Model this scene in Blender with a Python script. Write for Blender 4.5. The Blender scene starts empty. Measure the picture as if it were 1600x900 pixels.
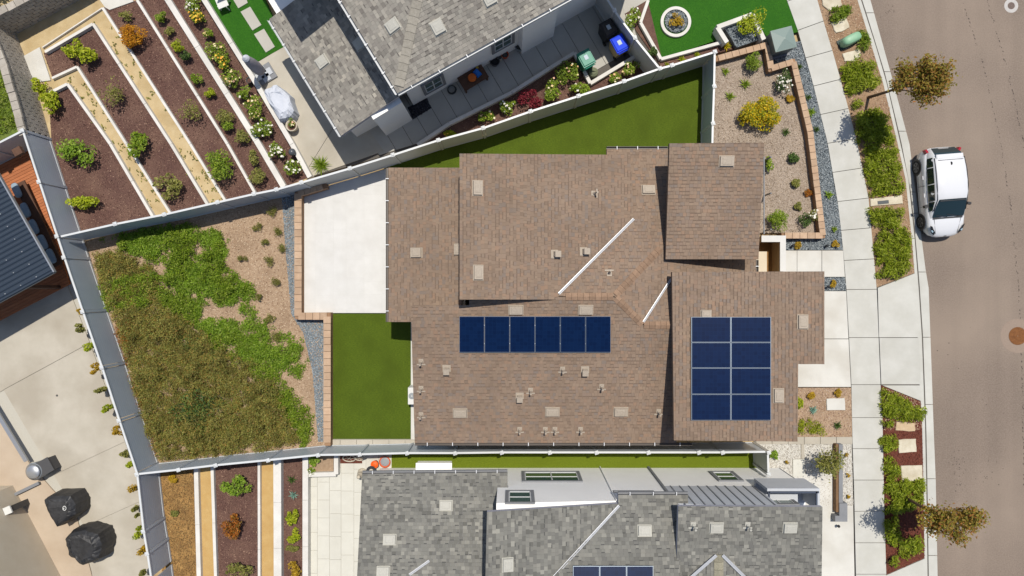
import bpy, math, random
import numpy as np
from mathutils import Vector, Matrix
random.seed(7); RNG = np.random.default_rng(7)
scene = bpy.context.scene
COL = scene.collection

# ---------------------------------------------------------------- camera, sky, sun, exposure
H = 32.0                       # drone height over the street level garden, metres
F = 1056.0                     # focal length in photograph pixels (33 px per metre on the ground)
cam_d = bpy.data.cameras.new('camera'); cam_d.sensor_width = 36.0; cam_d.lens = F * 36.0 / 1600.0
cam_d.clip_start = 0.5; cam_d.clip_end = 1500.0
cam = bpy.data.objects.new('camera', cam_d); COL.objects.link(cam)
cam.location = (0, 0, H); cam.rotation_euler = (0, 0, 0)
scene.camera = cam

SUNV = Vector((0.10, 0.335, 1.0)).normalized()
world = bpy.data.worlds.new('World'); scene.world = world; world.use_nodes = True
wn = world.node_tree.nodes; wl = world.node_tree.links
sky = wn.new('ShaderNodeTexSky'); sky.sky_type = 'NISHITA'; sky.sun_disc = False
sky.sun_elevation = math.asin(SUNV.z); sky.sun_rotation = math.atan2(SUNV.x, SUNV.y)
wn['Background'].inputs['Strength'].default_value = 0.098
wl.new(sky.outputs['Color'], wn['Background'].inputs['Color'])
sun_d = bpy.data.lights.new('sun', 'SUN'); sun_d.energy = 4.35; sun_d.angle = math.radians(0.53); sun_d.color = (1.0, 0.94, 0.845)
sun = bpy.data.objects.new('sun', sun_d); COL.objects.link(sun)
sun.rotation_euler = SUNV.to_track_quat('Z', 'Y').to_euler(); sun.location = (5, 20, 60)
vs = scene.view_settings; vs.view_transform = 'Standard'; vs.look = 'None'; vs.exposure = 0.12; vs.gamma = 1.0
vs.use_curve_mapping = False

# ---------------------------------------------------------------- helpers: places
def P(px, py, z=0.0):
    k = (H - z) / F
    return Vector(((px - 800) * k, -(py - 450) * k, z))
def XY(px, py, z=0.0):
    v = P(px, py, z); return (v.x, v.y)
def on_plane(px, py, pl):
    a, gx, gy = pl; dx = (px - 800) / F; dy = -(py - 450) / F
    t = (H - a) / (1 + gx * dx + gy * dy)
    return Vector((dx * t, dy * t, H - t))
def on_wall(px, py, p0, p1):
    dx = (px - 800) / F; dy = -(py - 450) / F
    nx, ny = p1[1] - p0[1], p0[0] - p1[0]
    t = (nx * p0[0] + ny * p0[1]) / (nx * dx + ny * dy)
    return Vector((dx * t, dy * t, H - t))
def zpl(pl, x, y): return pl[0] + pl[1] * x + pl[2] * y
def lerp(a, b, t): return a + (b - a) * t
def poly_y(pts, y):                      # x on a polyline given y (pixels)
    for (x0, y0), (x1, y1) in zip(pts, pts[1:]):
        if y0 <= y <= y1: return lerp(x0, x1, (y - y0) / (y1 - y0))
    (x0, y0), (x1, y1) = (pts[0], pts[1]) if y < pts[0][1] else (pts[-2], pts[-1])
    return x0 + (x1 - x0) * (y - y0) / (y1 - y0)

# ---------------------------------------------------------------- helpers: materials
def s2l(c): c /= 255.0; return c / 12.92 if c <= 0.04045 else ((c + 0.055) / 1.055) ** 2.4
def A(r, g, b, k=1.35):                  # colour as it looks in full sun -> surface albedo
    return (min(.82, s2l(r) / k), min(.82, s2l(g) / k), min(.82, s2l(b) / k), 1.0)
MATS = {}
def new_mat(name):
    m = bpy.data.materials.new(name); m.use_nodes = True
    n = m.node_tree.nodes; l = m.node_tree.links; b = n['Principled BSDF']
    MATS[name] = m; return m, n, l, b
def pos_node(n): return n.new('ShaderNodeNewGeometry')
def ramp(n, cols, interp='LINEAR'):
    r = n.new('ShaderNodeValToRGB'); e = r.color_ramp; e.interpolation = interp
    k = len(cols)
    while len(e.elements) < k: e.elements.new(0.5)
    for i, c in enumerate(cols):
        if len(c) == 2: e.elements[i].position = c[0]; e.elements[i].color = c[1]
        else:
            e.elements[i].position = i / max(1, (k - 1)) if interp == 'LINEAR' else i / k
            e.elements[i].color = c
    return r
def surf(name, c1, c2=None, scale=3.0, rough=0.9, bump=0.0, bscale=40.0, c3=None, scale2=0.35, mix2=0.35, spec=0.3, metal=0.0, detail=6, stretch=None, island=0.0):
    m, n, l, b = new_mat(name)
    b.inputs['Roughness'].default_value = rough; b.inputs['Metallic'].default_value = metal
    b.inputs['Specular IOR Level'].default_value = spec
    if c2 is None: c2 = tuple(min(.85, x * 1.12) for x in c1[:3]) + (1,); c1 = tuple(x * 0.9 for x in c1[:3]) + (1,)
    g = pos_node(n); src = g.outputs['Position']
    if stretch:
        mp = n.new('ShaderNodeMapping'); mp.inputs['Scale'].default_value = stretch[0:3]
        mp.inputs['Rotation'].default_value[2] = stretch[3] if len(stretch) > 3 else 0
        l.new(src, mp.inputs['Vector']); src = mp.outputs['Vector']
    t = n.new('ShaderNodeTexNoise'); t.inputs['Scale'].default_value = scale; t.inputs['Detail'].default_value = detail; t.inputs['Roughness'].default_value = 0.65
    l.new(src, t.inputs['Vector'])
    r = ramp(n, [(0.3, c1), (0.7, c2)]); l.new(t.outputs['Fac'], r.inputs['Fac'])
    out = r.outputs['Color']
    if c3 is not None:
        t2 = n.new('ShaderNodeTexNoise'); t2.inputs['Scale'].default_value = scale2; t2.inputs['Detail'].default_value = 5
        l.new(g.outputs['Position'], t2.inputs['Vector'])
        r2 = ramp(n, [(0.42, (0, 0, 0, 1)), (0.68, (mix2, mix2, mix2, 1))]); l.new(t2.outputs['Fac'], r2.inputs['Fac'])
        mx = n.new('ShaderNodeMix'); mx.data_type = 'RGBA'; l.new(r2.outputs['Color'], mx.inputs['Factor'])
        l.new(out, mx.inputs[6]); mx.inputs[7].default_value = c3; out = mx.outputs[2]
    if island > 0:
        hv = n.new('ShaderNodeHueSaturation'); mr = n.new('ShaderNodeMapRange')
        oi = n.new('ShaderNodeObjectInfo'); l.new(oi.outputs['Random'], mr.inputs['Value'])
        mr.inputs['To Min'].default_value = 1 - island; mr.inputs['To Max'].default_value = 1 + island
        l.new(mr.outputs['Result'], hv.inputs['Value']); l.new(out, hv.inputs['Color']); out = hv.outputs['Color']
    l.new(out, b.inputs['Base Color'])
    if bump > 0:
        tb = n.new('ShaderNodeTexNoise'); tb.inputs['Scale'].default_value = bscale; tb.inputs['Detail'].default_value = 4
        l.new(g.outputs['Position'], tb.inputs['Vector'])
        bp = n.new('ShaderNodeBump'); bp.inputs['Strength'].default_value = bump; bp.inputs['Distance'].default_value = 0.03
        l.new(tb.outputs['Fac'], bp.inputs['Height']); l.new(bp.outputs['Normal'], b.inputs['Normal'])
    return m
def bits(name, cols, rough=0.85, big=None, trans=0.0, spec=0.25):   # one random colour for each loose piece
    m, n, l, b = new_mat(name)
    b.inputs['Roughness'].default_value = rough; b.inputs['Specular IOR Level'].default_value = spec
    g = pos_node(n); r = ramp(n, cols, 'LINEAR'); l.new(g.outputs['Random Per Island'], r.inputs['Fac'])
    out = r.outputs['Color']
    if big:
        t = n.new('ShaderNodeTexNoise'); t.inputs['Scale'].default_value = big[0]; t.inputs['Detail'].default_value = 3
        l.new(g.outputs['Position'], t.inputs['Vector'])
        mr = n.new('ShaderNodeMapRange'); mr.inputs['From Min'].default_value = .3; mr.inputs['From Max'].default_value = .7
        mr.inputs['To Min'].default_value = 1 - big[1]; mr.inputs['To Max'].default_value = 1 + big[1]
        l.new(t.outputs['Fac'], mr.inputs['Value'])
        hv = n.new('ShaderNodeHueSaturation'); l.new(mr.outputs['Result'], hv.inputs['Value']); l.new(out, hv.inputs['Color']); out = hv.outputs['Color']
    l.new(out, b.inputs['Base Color'])
    if trans > 0:
        tr = n.new('ShaderNodeBsdfTranslucent'); l.new(out, tr.inputs['Color'])
        ms = n.new('ShaderNodeMixShader'); ms.inputs['Fac'].default_value = trans
        l.new(b.outputs['BSDF'], ms.inputs[1]); l.new(tr.outputs['BSDF'], ms.inputs[2])
        l.new(ms.outputs['Shader'], n['Material Output'].inputs['Surface'])
    return m
def ribs(m, period=.15, strength=.5):     # fine horizontal ribs of stacked fence boards
    n = m.node_tree.nodes; l = m.node_tree.links; b = n['Principled BSDF']; g = n.new('ShaderNodeNewGeometry'); w = n.new('ShaderNodeTexWave')
    w.wave_type = 'BANDS'; w.bands_direction = 'Z'; w.wave_profile = 'SAW'; w.inputs['Scale'].default_value = .314 / period; w.inputs['Distortion'].default_value = 0
    l.new(g.outputs['Position'], w.inputs['Vector']); bp = n.new('ShaderNodeBump'); bp.inputs['Strength'].default_value = strength; bp.inputs['Distance'].default_value = .02
    l.new(w.outputs['Fac'], bp.inputs['Height']); l.new(bp.outputs['Normal'], b.inputs['Normal'])
def plain(name, c, rough=0.5, metal=0.0, spec=0.5, coat=0.0):
    m, n, l, b = new_mat(name)
    b.inputs['Base Color'].default_value = c; b.inputs['Roughness'].default_value = rough
    b.inputs['Metallic'].default_value = metal; b.inputs['Specular IOR Level'].default_value = spec
    b.inputs['Coat Weight'].default_value = coat
    return m

# ---------------------------------------------------------------- helpers: meshes and objects
def mesh_obj(name, verts, faces, mat, parent=None, smooth=False, loc=None):
    me = bpy.data.meshes.new(name); me.from_pydata([tuple(v) for v in verts], [], faces); me.update()
    if smooth:
        for p in me.polygons: p.use_smooth = True
    for mm in (mat if isinstance(mat, (list, tuple)) else [mat]):
        if mm is not None: me.materials.append(mm)
    o = bpy.data.objects.new(name, me); COL.objects.link(o)
    if parent is not None: o.parent = parent
    return o
def np_quads(name, V, mat, parent=None, matidx=None):     # V: (n,4,3) array of loose quads
    n = len(V); me = bpy.data.meshes.new(name)
    me.vertices.add(n * 4); me.vertices.foreach_set('co', V.astype(np.float32).reshape(-1))
    me.loops.add(n * 4); me.loops.foreach_set('vertex_index', np.arange(n * 4, dtype=np.int32))
    me.polygons.add(n); me.polygons.foreach_set('loop_start', np.arange(0, n * 4, 4, dtype=np.int32))
    me.update(calc_edges=True); me.validate()
    me.materials.append(mat)
    o = bpy.data.objects.new(name, me); COL.objects.link(o)
    if parent is not None: o.parent = parent
    return o
def tag(o, label, cat, group=None, kind=None):
    if label: o['label'] = label
    if cat: o['category'] = cat
    if group: o['group'] = group
    if kind: o['kind'] = kind
    return o
def thing(name, label, cat, loc=(0, 0, 0), group=None):
    o = bpy.data.objects.new(name, None); COL.objects.link(o); o.location = loc; o.empty_display_size = 0.2
    return tag(o, label, cat, group)
def parent_keep(o, root):                 # parts are modelled in world space, the empty sits at the thing's base
    o.parent = root; o.matrix_parent_inverse = Matrix.Translation(root.location).inverted(); return o
class MB:
    def __init__(s): s.v = []; s.f = []
    def add(s, vs_, fs_):
        k = len(s.v); s.v += [tuple(v) for v in vs_]; s.f += [tuple(i + k for i in f) for f in fs_]; return s
    def box(s, c, d, rz=0.0, taper=1.0):
        cx, cy, cz = c; dx, dy, dz = d[0] / 2, d[1] / 2, d[2] / 2; cs, sn = math.cos(rz), math.sin(rz); vv = []
        for z, k in ((-dz, 1.0), (dz, taper)):
            for x, y in ((-dx, -dy), (dx, -dy), (dx, dy), (-dx, dy)):
                x *= k; y *= k; vv.append((cx + x * cs - y * sn, cy + x * sn + y * cs, cz + z))
        return s.add(vv, [(3, 2, 1, 0), (4, 5, 6, 7), (0, 1, 5, 4), (1, 2, 6, 5), (2, 3, 7, 6), (3, 0, 4, 7)])
    def prism(s, pts, z0, z1):
        pts = list(pts); ar = sum(a[0] * b[1] - b[0] * a[1] for a, b in zip(pts, pts[1:] + pts[:1]))
        if ar < 0: pts.reverse()
        n = len(pts); f0 = z0 if callable(z0) else (lambda x, y: z0); f1 = z1 if callable(z1) else (lambda x, y: z1)
        vv = [(x, y, f0(x, y)) for x, y in pts] + [(x, y, f1(x, y)) for x, y in pts]
        ff = [tuple(range(n - 1, -1, -1)), tuple(range(n, 2 * n))] + [(i, (i + 1) % n, n + (i + 1) % n, n + i) for i in range(n)]
        return s.add(vv, ff)
    def lathe(s, c, prof, seg=16, cap=True):
        cx, cy, cz = c; vv = []; ff = []
        for r, z in prof:
            for i in range(seg):
                a = 2 * math.pi * i / seg; vv.append((cx + r * math.cos(a), cy + r * math.sin(a), cz + z))
        for j in range(len(prof) - 1):
            for i in range(seg):
                i2 = (i + 1) % seg; ff.append((j * seg + i, j * seg + i2, (j + 1) * seg + i2, (j + 1) * seg + i))
        if cap: ff.append(tuple(range((len(prof) - 1) * seg, len(prof) * seg))); ff.append(tuple(range(seg - 1, -1, -1)))
        return s.add(vv, ff)
    def tube(s, pts, rad, seg=6):
        pts = [Vector(p) for p in pts]; n = len(pts); rr = rad if isinstance(rad, (list, tuple)) else [rad] * n
        vv = []; ff = []
        for i, p in enumerate(pts):
            d = (pts[min(i + 1, n - 1)] - pts[max(i - 1, 0)]).normalized()
            u = d.cross(Vector((0, 0, 1))) if abs(d.z) < .95 else d.cross(Vector((1, 0, 0))); u.normalize(); w = d.cross(u)
            for k in range(seg):
                a = 2 * math.pi * k / seg; vv.append(tuple(p + (u * math.cos(a) + w * math.sin(a)) * rr[i]))
        for i in range(n - 1):
            for k in range(seg):
                k2 = (k + 1) % seg; ff.append((i * seg + k, i * seg + k2, (i + 1) * seg + k2, (i + 1) * seg + k))
        ff.append(tuple(range(seg - 1, -1, -1))); ff.append(tuple(range((n - 1) * seg, n * seg)))
        return s.add(vv, ff)
    def bar(s, p0, p1, w, h, up=0.0):     # square bar from p0 to p1 (bottom centre line)
        p0 = Vector(p0); p1 = Vector(p1); d = (p1 - p0); dd = Vector((d.x, d.y, 0)).normalized(); nrm = Vector((-dd.y, dd.x, 0)) * (w / 2); z = Vector((0, 0, h))
        vv = [p0 - nrm, p1 - nrm, p1 + nrm, p0 + nrm]; vv += [v + z for v in vv]
        return s.add(vv, [(3, 2, 1, 0), (4, 5, 6, 7), (0, 1, 5, 4), (1, 2, 6, 5), (2, 3, 7, 6), (3, 0, 4, 7)])
    def build(s, name, mat, parent=None, smooth=False):
        o = mesh_obj(name, s.v, s.f, mat, None, smooth)
        if parent is not None: parent_keep(o, parent) if parent.type == 'EMPTY' else setattr(o, 'parent', parent)
        return o
def pxs(pts, z=0.0): return [XY(x, y, z) for x, y in pts]
def sub(o, part):                         # sub-part of a part (parts of an empty sit in world space through the inverse)
    o.parent = part; o.matrix_parent_inverse = Matrix.Identity(4); return o

# clip a polygon (2D list) by a convex counter-clockwise polygon
def ccw(p):
    ar = sum(a[0] * b[1] - b[0] * a[1] for a, b in zip(p, p[1:] + p[:1])); return p if ar > 0 else p[::-1]
def clip(subj, conv):
    out = list(subj)
    for (ax, ay), (bx, by) in zip(conv, conv[1:] + conv[:1]):
        inp, out = out, []
        if not inp: return []
        def side(p): return (bx - ax) * (p[1] - ay) - (by - ay) * (p[0] - ax)
        for i, q in enumerate(inp):
            p = inp[i - 1]; sp, sq = side(p), side(q)
            if (sp >= 0) != (sq >= 0):
                t = sp / (sp - sq); out.append((p[0] + (q[0] - p[0]) * t, p[1] + (q[1] - p[1]) * t))
            if sq >= 0: out.append(q)
    return out
def area2(p): return abs(sum(a[0] * b[1] - b[0] * a[1] for a, b in zip(p, p[1:] + p[:1]))) / 2
def inside(poly, x, y):                   # numpy arrays
    r = np.zeros(len(x), bool); n = len(poly)
    for i in range(n):
        x0, y0 = poly[i - 1]; x1, y1 = poly[i]
        if y0 == y1: continue
        c = ((y0 > y) != (y1 > y)) & (x < (x1 - x0) * (y - y0) / (y1 - y0) + x0); r ^= c
    return r
def sample(poly, n):
    a = np.array(poly); lo, hi = a.min(0), a.max(0); xs, ys = [], []; got = 0; tries = 0
    while got < n and tries < 40:
        p = RNG.uniform(lo, hi, (n * 2, 2)); k = inside(poly, p[:, 0], p[:, 1]); p = p[k]; xs.append(p); got += len(p); tries += 1
    return np.concatenate(xs)[:n]
_lat = RNG.random((64, 64))
def vnoise(x, y, s):                      # smooth value noise 0..1
    x = x * s + 100; y = y * s + 100; xi = np.floor(x).astype(int); yi = np.floor(y).astype(int); fx = x - xi; fy = y - yi
    fx = fx * fx * (3 - 2 * fx); fy = fy * fy * (3 - 2 * fy); g = lambda a, b: _lat[a % 64, b % 64]
    return (g(xi, yi) * (1 - fx) + g(xi + 1, yi) * fx) * (1 - fy) + (g(xi, yi + 1) * (1 - fx) + g(xi + 1, yi + 1) * fx) * fy
def rand_quads(C, size, aspect=0.5, up=0.5, curl=0.0, jit=0.45):     # loose leaf quads around centres C
    n = len(C); a = RNG.uniform(0, 2 * np.pi, n)
    nr = RNG.normal(0, up, (n, 3)); nr[:, 2] = 1 + .3 * nr[:, 2]; nr /= np.linalg.norm(nr, axis=1)[:, None]
    d = np.stack([np.cos(a), np.sin(a), np.zeros(n)], 1); d -= nr * (d * nr).sum(1)[:, None]; d /= np.linalg.norm(d, axis=1)[:, None]; e = np.cross(nr, d)
    s = (size * RNG.uniform(1 - jit, 1 + jit, n))[:, None] / 2
    d = d * s; e = e * s * aspect
    return np.stack([C - d, C - d * .1 + e, C + d, C - d * .1 - e], 1)

# ---------------------------------------------------------------- materials
M_dirt   = surf('dry_soil', A(186, 160, 118), A(206, 184, 142), 1.5, .95, .4, 25, A(150, 120, 85), .8, .5)
M_sand   = surf('tan_soil', A(196, 172, 128), A(212, 192, 152), 2.0, .95, .3, 30, A(172, 148, 105), 1.2, .5)
M_orange = surf('golden_soil', A(196, 160, 100), A(208, 176, 118), 2.5, .95, .3, 30, A(180, 140, 85), 1.0, .4)
M_mulchb = surf('mulch_base', A(84, 60, 54), A(116, 86, 76), 14, .95, .6, 60, A(146, 116, 98), .9, .4)
M_redb   = surf('red_mulch_base', A(92, 50, 40), A(120, 70, 56), 14, .95, .6, 60)
M_chipb  = surf('chip_base', A(164, 138, 112), A(196, 170, 142), 9, .95, .5, 60, A(140, 116, 92), .8, .5)
M_asph   = surf('asphalt', A(124, 110, 99), A(154, 139, 126), 16, .92, .6, 90, A(162, 146, 131), .16, .85, detail=10)
_n = M_asph.node_tree.nodes; _l = M_asph.node_tree.links; _b = _n['Principled BSDF']; _src = _b.inputs['Base Color'].links[0].from_socket
_g = _n.new('ShaderNodeNewGeometry'); _mp = _n.new('ShaderNodeMapping'); _mp.inputs['Scale'].default_value = (1.3, .06, 1); _mp.inputs['Rotation'].default_value[2] = .10; _t = _n.new('ShaderNodeTexNoise'); _t.inputs['Scale'].default_value = 1.0; _t.inputs['Detail'].default_value = 7
_l.new(_g.outputs['Position'], _mp.inputs['Vector']); _l.new(_mp.outputs['Vector'], _t.inputs['Vector'])
_mr = _n.new('ShaderNodeMapRange'); _mr.inputs['From Min'].default_value = .3; _mr.inputs['From Max'].default_value = .7; _mr.inputs['To Min'].default_value = .95; _mr.inputs['To Max'].default_value = 1.05; _l.new(_t.outputs['Fac'], _mr.inputs['Value'])
_hv = _n.new('ShaderNodeHueSaturation'); _l.new(_mr.outputs['Result'], _hv.inputs['Value']); _l.new(_src, _hv.inputs['Color']); _l.new(_hv.outputs['Color'], _b.inputs['Base Color'])
M_conc   = surf('sidewalk_concrete', A(198, 197, 189), A(211, 210, 203), 1.2, .9, .1, 80, A(188, 186, 176), .9, .5, detail=9, island=.035)
M_concw  = surf('white_concrete', A(214, 212, 204), A(226, 224, 217), 1.0, .9, .1, 80, A(198, 193, 182), .7, .65, detail=10, island=.02)
M_tanc   = surf('tan_concrete', A(186, 179, 164), A(203, 196, 182), .8, .9, .1, 60, A(170, 161, 145), .5, .7, detail=10)
M_pathc  = surf('garden_concrete', A(186, 182, 172), A(202, 199, 190), 1.2, .9, .1, 60, A(172, 168, 160), .6, .5, detail=9)
M_paver  = surf('white_paver', A(219, 218, 214), A(229, 228, 225), 2.0, .85, .05, 80, A(211, 209, 204), .8, .45, detail=9, island=.018)
M_paverg = surf('cream_paver', A(214, 212, 201), A(222, 220, 209), 2.0, .85, .05, 80, A(206, 203, 191), .8, .5, detail=8, island=.015)
M_joint  = surf('joint_sand', A(190, 186, 174), A(200, 196, 184), 20, .95)
M_jointd = surf('dark_joint', A(92, 88, 82), A(110, 104, 98), 20, .95)
M_turf   = surf('artificial_turf', A(66, 88, 8), A(106, 126, 22), 22, .85, .9, 220, A(78, 96, 8), .9, .8, detail=9, stretch=(.5, 1.5, 1))
M_turfb  = surf('bright_turf', A(30, 88, 6), A(66, 130, 20), 22, .85, .9, 220, A(42, 104, 10), .9, .6, detail=8)
M_turfs  = surf('strip_turf', A(88, 108, 10), A(132, 146, 28), 22, .85, .9, 220, A(108, 122, 14), .9, .6, detail=8)
M_gravb  = surf('gravel_base', A(84, 92, 98), A(150, 158, 162), 60, .9, .8, 90)
M_gravw  = surf('white_gravel_base', A(206, 202, 192), A(228, 225, 216), 50, .9, .6, 90)
M_dgravb = surf('dark_gravel_base', A(40, 40, 46), A(74, 74, 80), 50, .9, .8, 90)
M_gravel = bits('gravel_stones', [A(58, 66, 74), A(110, 120, 126), A(150, 160, 165), A(190, 196, 196), A(92, 100, 110)], .8)
M_gravelw = bits('white_stones', [A(200, 196, 186), A(236, 233, 226), A(180, 172, 160), A(225, 221, 212)], .8)
M_dgravel = bits('dark_stones', [A(30, 30, 36), A(80, 80, 88), A(50, 50, 58), A(110, 110, 116)], .8)
M_mulch  = bits('mulch_bits', [A(66, 46, 42), A(104, 74, 66), A(136, 102, 90), A(86, 60, 54), A(186, 152, 130)], .95)
M_redm   = bits('red_mulch_bits', [A(84, 42, 34), A(118, 62, 48), A(140, 84, 66), A(96, 52, 42)], .95)
M_chips  = bits('wood_chip_bits', [A(150, 122, 96), A(196, 170, 140), A(214, 192, 166), A(172, 142, 114), A(128, 102, 80)], .95)
M_litter = bits('dry_litter_bits', [A(150, 118, 70), A(120, 92, 60), A(186, 152, 96), A(100, 78, 52)], .95)
M_white  = surf('white_stucco', (.80, .795, .78, 1), (.84, .835, .82, 1), 1.2, .9, .15, 120, (.76, .75, .73, 1), .5, .4)
M_wallw  = surf('white_garden_wall', A(224, 221, 214), A(238, 235, 229), 2.0, .9, .1, 90, A(202, 198, 189), 1.1, .45)
M_beige  = surf('beige_stucco', A(216, 202, 178), A(224, 212, 190), 1.5, .9, .15, 120)
M_tan    = surf('tan_stucco', A(176, 146, 104), A(186, 156, 114), 1.5, .9, .15, 120)
M_greyst = surf('grey_stucco', A(196, 200, 206), A(204, 208, 214), 1.5, .9, .1, 120)
M_dgrey  = surf('grey_trim', A(132, 134, 138), A(142, 144, 148), 2, .7)
M_core   = surf('tan_block', A(150, 118, 92), A(172, 138, 108), 6, .95, .4, 50)
M_cap    = surf('tan_capstone', A(190, 160, 132), A(210, 182, 154), 5, .95, .35, 60, A(178, 146, 118), .9, .6, island=.10)
M_block  = surf('split_face_block', A(176, 168, 156), A(198, 190, 178), 8, .95, .5, 50, A(160, 152, 140), 1.5, .5, island=.08)
M_blockc = surf('block_mortar', A(88, 82, 76), A(102, 96, 88), 8, .95)
M_vinyl  = surf('fence_vinyl', A(212, 212, 208), A(220, 220, 216), .8, .45, 0, 10, A(204, 204, 200), .5, .4, spec=.45)
M_vinylb = surf('fence_vinyl_blue', A(196, 206, 217), A(206, 215, 225), .8, .42, .25, 6, A(188, 198, 210), .5, .4, spec=.5, stretch=(1, 1, 1))
M_postw  = surf('fence_post_vinyl', A(214, 217, 218), A(224, 227, 228), 2, .45, spec=.45)
ribs(M_vinyl); ribs(M_vinylb)
M_metal  = plain('galvanised_metal', A(205, 208, 212), .35, .7)
M_flash  = plain('valley_flashing', (.50, .51, .53, 1), .42, .3)
M_gutter = plain('gutter_paint', A(96, 88, 82), .5)
M_gutterw = plain('gutter_white', A(196, 200, 204), .45)
M_black  = plain('black_opening', (.004, .004, .005, 1), .8)
M_glass  = plain('window_glass', (.03, .07, .06, 1), .08, 0, .8)
M_gframe = plain('white_frame', A(226, 228, 230), .45)
M_vent   = surf('vent_paint', A(172, 159, 143), A(188, 175, 158), 14, .6, .2, 40)
M_ventg  = surf('vent_paint_pale', A(186, 184, 174), A(198, 196, 186), 14, .6, .2, 40)
M_wood   = surf('deck_wood', A(176, 104, 64), A(200, 128, 84), 2, .7, .3, 40, stretch=(1, 12, 1, .5), island=.12)
M_woodd  = surf('dark_wood', A(88, 62, 50), A(110, 80, 62), 4, .8, .3, 40)
M_corr   = plain('corrugated_steel', A(72, 84, 98), .38, .5)
M_fasc   = surf('fascia_paint', A(120, 100, 86), A(130, 110, 96), 3, .8)
M_fascg  = surf('fascia_lilac', A(170, 172, 186), A(180, 182, 194), 3, .7)
M_deckr  = surf('roof_underlay', A(70, 58, 50), A(84, 70, 60), 5, .95)
M_deckg  = surf('roof_underlay_grey', A(90, 88, 84), A(104, 102, 96), 5, .95)

# ---------------------------------------------------------------- the setting
_zk = [0]
def struct(name, mb_or_pts, mat, z1=None, z0=-0.17, label=None):
    if isinstance(mb_or_pts, MB): mb = mb_or_pts
    else:
        if z1 is None: _zk[0] += 1; z1 = -0.02 + 0.0022 * _zk[0]
        mb = MB().prism(pxs(mb_or_pts), z0, z1)
    o = mb.build(name, mat); o['kind'] = 'structure'
    if label: o['label'] = label
    return o
def scatter(name, poly, per_m2, size, mat, label, z=0.06, holes=(), flat=0.25, parent=None, thr=None):
    pw = pxs(poly); n = int(area2(pw) * per_m2); p = sample(pw, n)
    for h in holes: p = p[~inside(pxs(h), p[:, 0], p[:, 1])]
    if thr: p = p[vnoise(p[:, 0], p[:, 1], thr[0]) > thr[1]]
    C = np.column_stack([p, np.full(len(p), z) + RNG.uniform(0, size * .5, len(p))])
    o = np_quads(name, rand_quads(C, size, .55, flat), mat); o['kind'] = 'stuff'; o['label'] = label
    return o
def stones(name, poly, per_m2, size, mat, label, z=0.06):      # small faceted stones
    pw = pxs(poly); n = int(area2(pw) * per_m2); p = sample(pw, n); Q = []
    s = size * RNG.uniform(.6, 1.4, n) / 2; a = RNG.uniform(0, 6.28, n)
    def pt(k, r, h): return np.column_stack([p[:, 0] + np.cos(a + k) * s * r, p[:, 1] + np.sin(a + k) * s * r, z + s * h])
    q = [pt(i * 1.571, 1 + .25 * math.sin(i * 2.3), 0) for i in range(4)]; t = [pt(i * 1.571, .5, .9) for i in range(4)]
    V = np.stack([np.stack(q, 1)[:, 0], ], 1)
    verts = np.stack(q + t, 1).reshape(-1, 3)
    fb = np.array([(4, 5, 6, 7), (0, 1, 5, 4), (1, 2, 6, 5), (2, 3, 7, 6), (3, 0, 4, 7)])
    faces = (fb[None] + (np.arange(n) * 8)[:, None, None]).reshape(-1, 4)
    me = bpy.data.meshes.new(name); me.from_pydata(verts.tolist(), [], faces.tolist()); me.update(); me.materials.append(mat)
    o = bpy.data.objects.new(name, me); COL.objects.link(o); o['kind'] = 'stuff'; o['label'] = label
    return o

g = mesh_obj('ground', [(-500, -500, -.19), (500, -500, -.19), (500, 500, -.19), (-500, 500, -.19)], [(0, 1, 2, 3)], M_dirt); g['kind'] = 'structure'

# street
PAN = [(1290, -260), (1335, -90), (1360, 0), (1392, 115), (1421, 225), (1437, 350), (1446, 420), (1451, 450), (1455, 560), (1459, 675), (1462, 750), (1465, 900), (1467, 1000), (1469, 1180)]
KRB = [(1276, -260), (1321, -90), (1346, 0), (1370, 75), (1386, 130), (1407, 222), (1420, 280), (1430, 375), (1436, 450), (1441, 525), (1446, 662), (1448, 760), (1450, 900), (1451, 1000), (1453, 1180)]
KIN = [(1270, -260), (1315, -90), (1340, 0), (1363, 75), (1380, 130), (1402, 222), (1415, 280), (1425, 375), (1431, 450), (1437, 600), (1441, 662), (1443, 760), (1445, 900), (1446, 1000), (1448, 1180)]
SWL = [(1160, -260), (1205, -90), (1229, 0), (1247, 50), (1271, 135), (1293, 225), (1310, 325), (1317, 390), (1322, 450), (1330, 605), (1331, 675), (1334, 760), (1337, 900), (1339, 1000), (1341, 1180)]
SWR = [(1210, -260), (1253, -90), (1277, 0), (1307, 100), (1330, 185), (1340, 225), (1357, 307), (1365, 395), (1370, 450), (1376, 600), (1379, 650), (1380, 700), (1382, 800), (1385, 897), (1387, 1000), (1389, 1180)]
road = struct('road', PAN + [(1990, 1180), (1990, -260)], M_asph, -0.13, -0.185)
base = struct('kerb_bed', KIN + PAN[::-1], M_jointd, -0.135, -0.186)
kerb = struct('kerb', KIN + [(x - .6, y) for x, y in KRB[::-1]], M_conc, -0.005)
pan = struct('gutter_pan', [(1340, -200), (1341, -200), (1341, -199)], M_conc, -0.14)
ys = [-240, -150, -60, 20, 112, 205, 300, 333, 425, 527, 632, 748, 868, 990, 1100, 1180]
for i, (ya, yb) in enumerate(zip(ys, ys[1:])):
    ts = [ya + .5] + [y for x, y in PAN if ya < y < yb] + [yb - .5]
    pts = [(poly_y(KRB, t) + 1.2, t) for t in ts] + [(poly_y(PAN, t), t) for t in ts[::-1]]
    o = MB().prism(pxs(pts, -.12), -.16, -.118).build('pan_section', M_conc); sub(o, pan)
swb = struct('sidewalk', SWL + SWR[::-1], M_jointd, -0.03)
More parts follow.
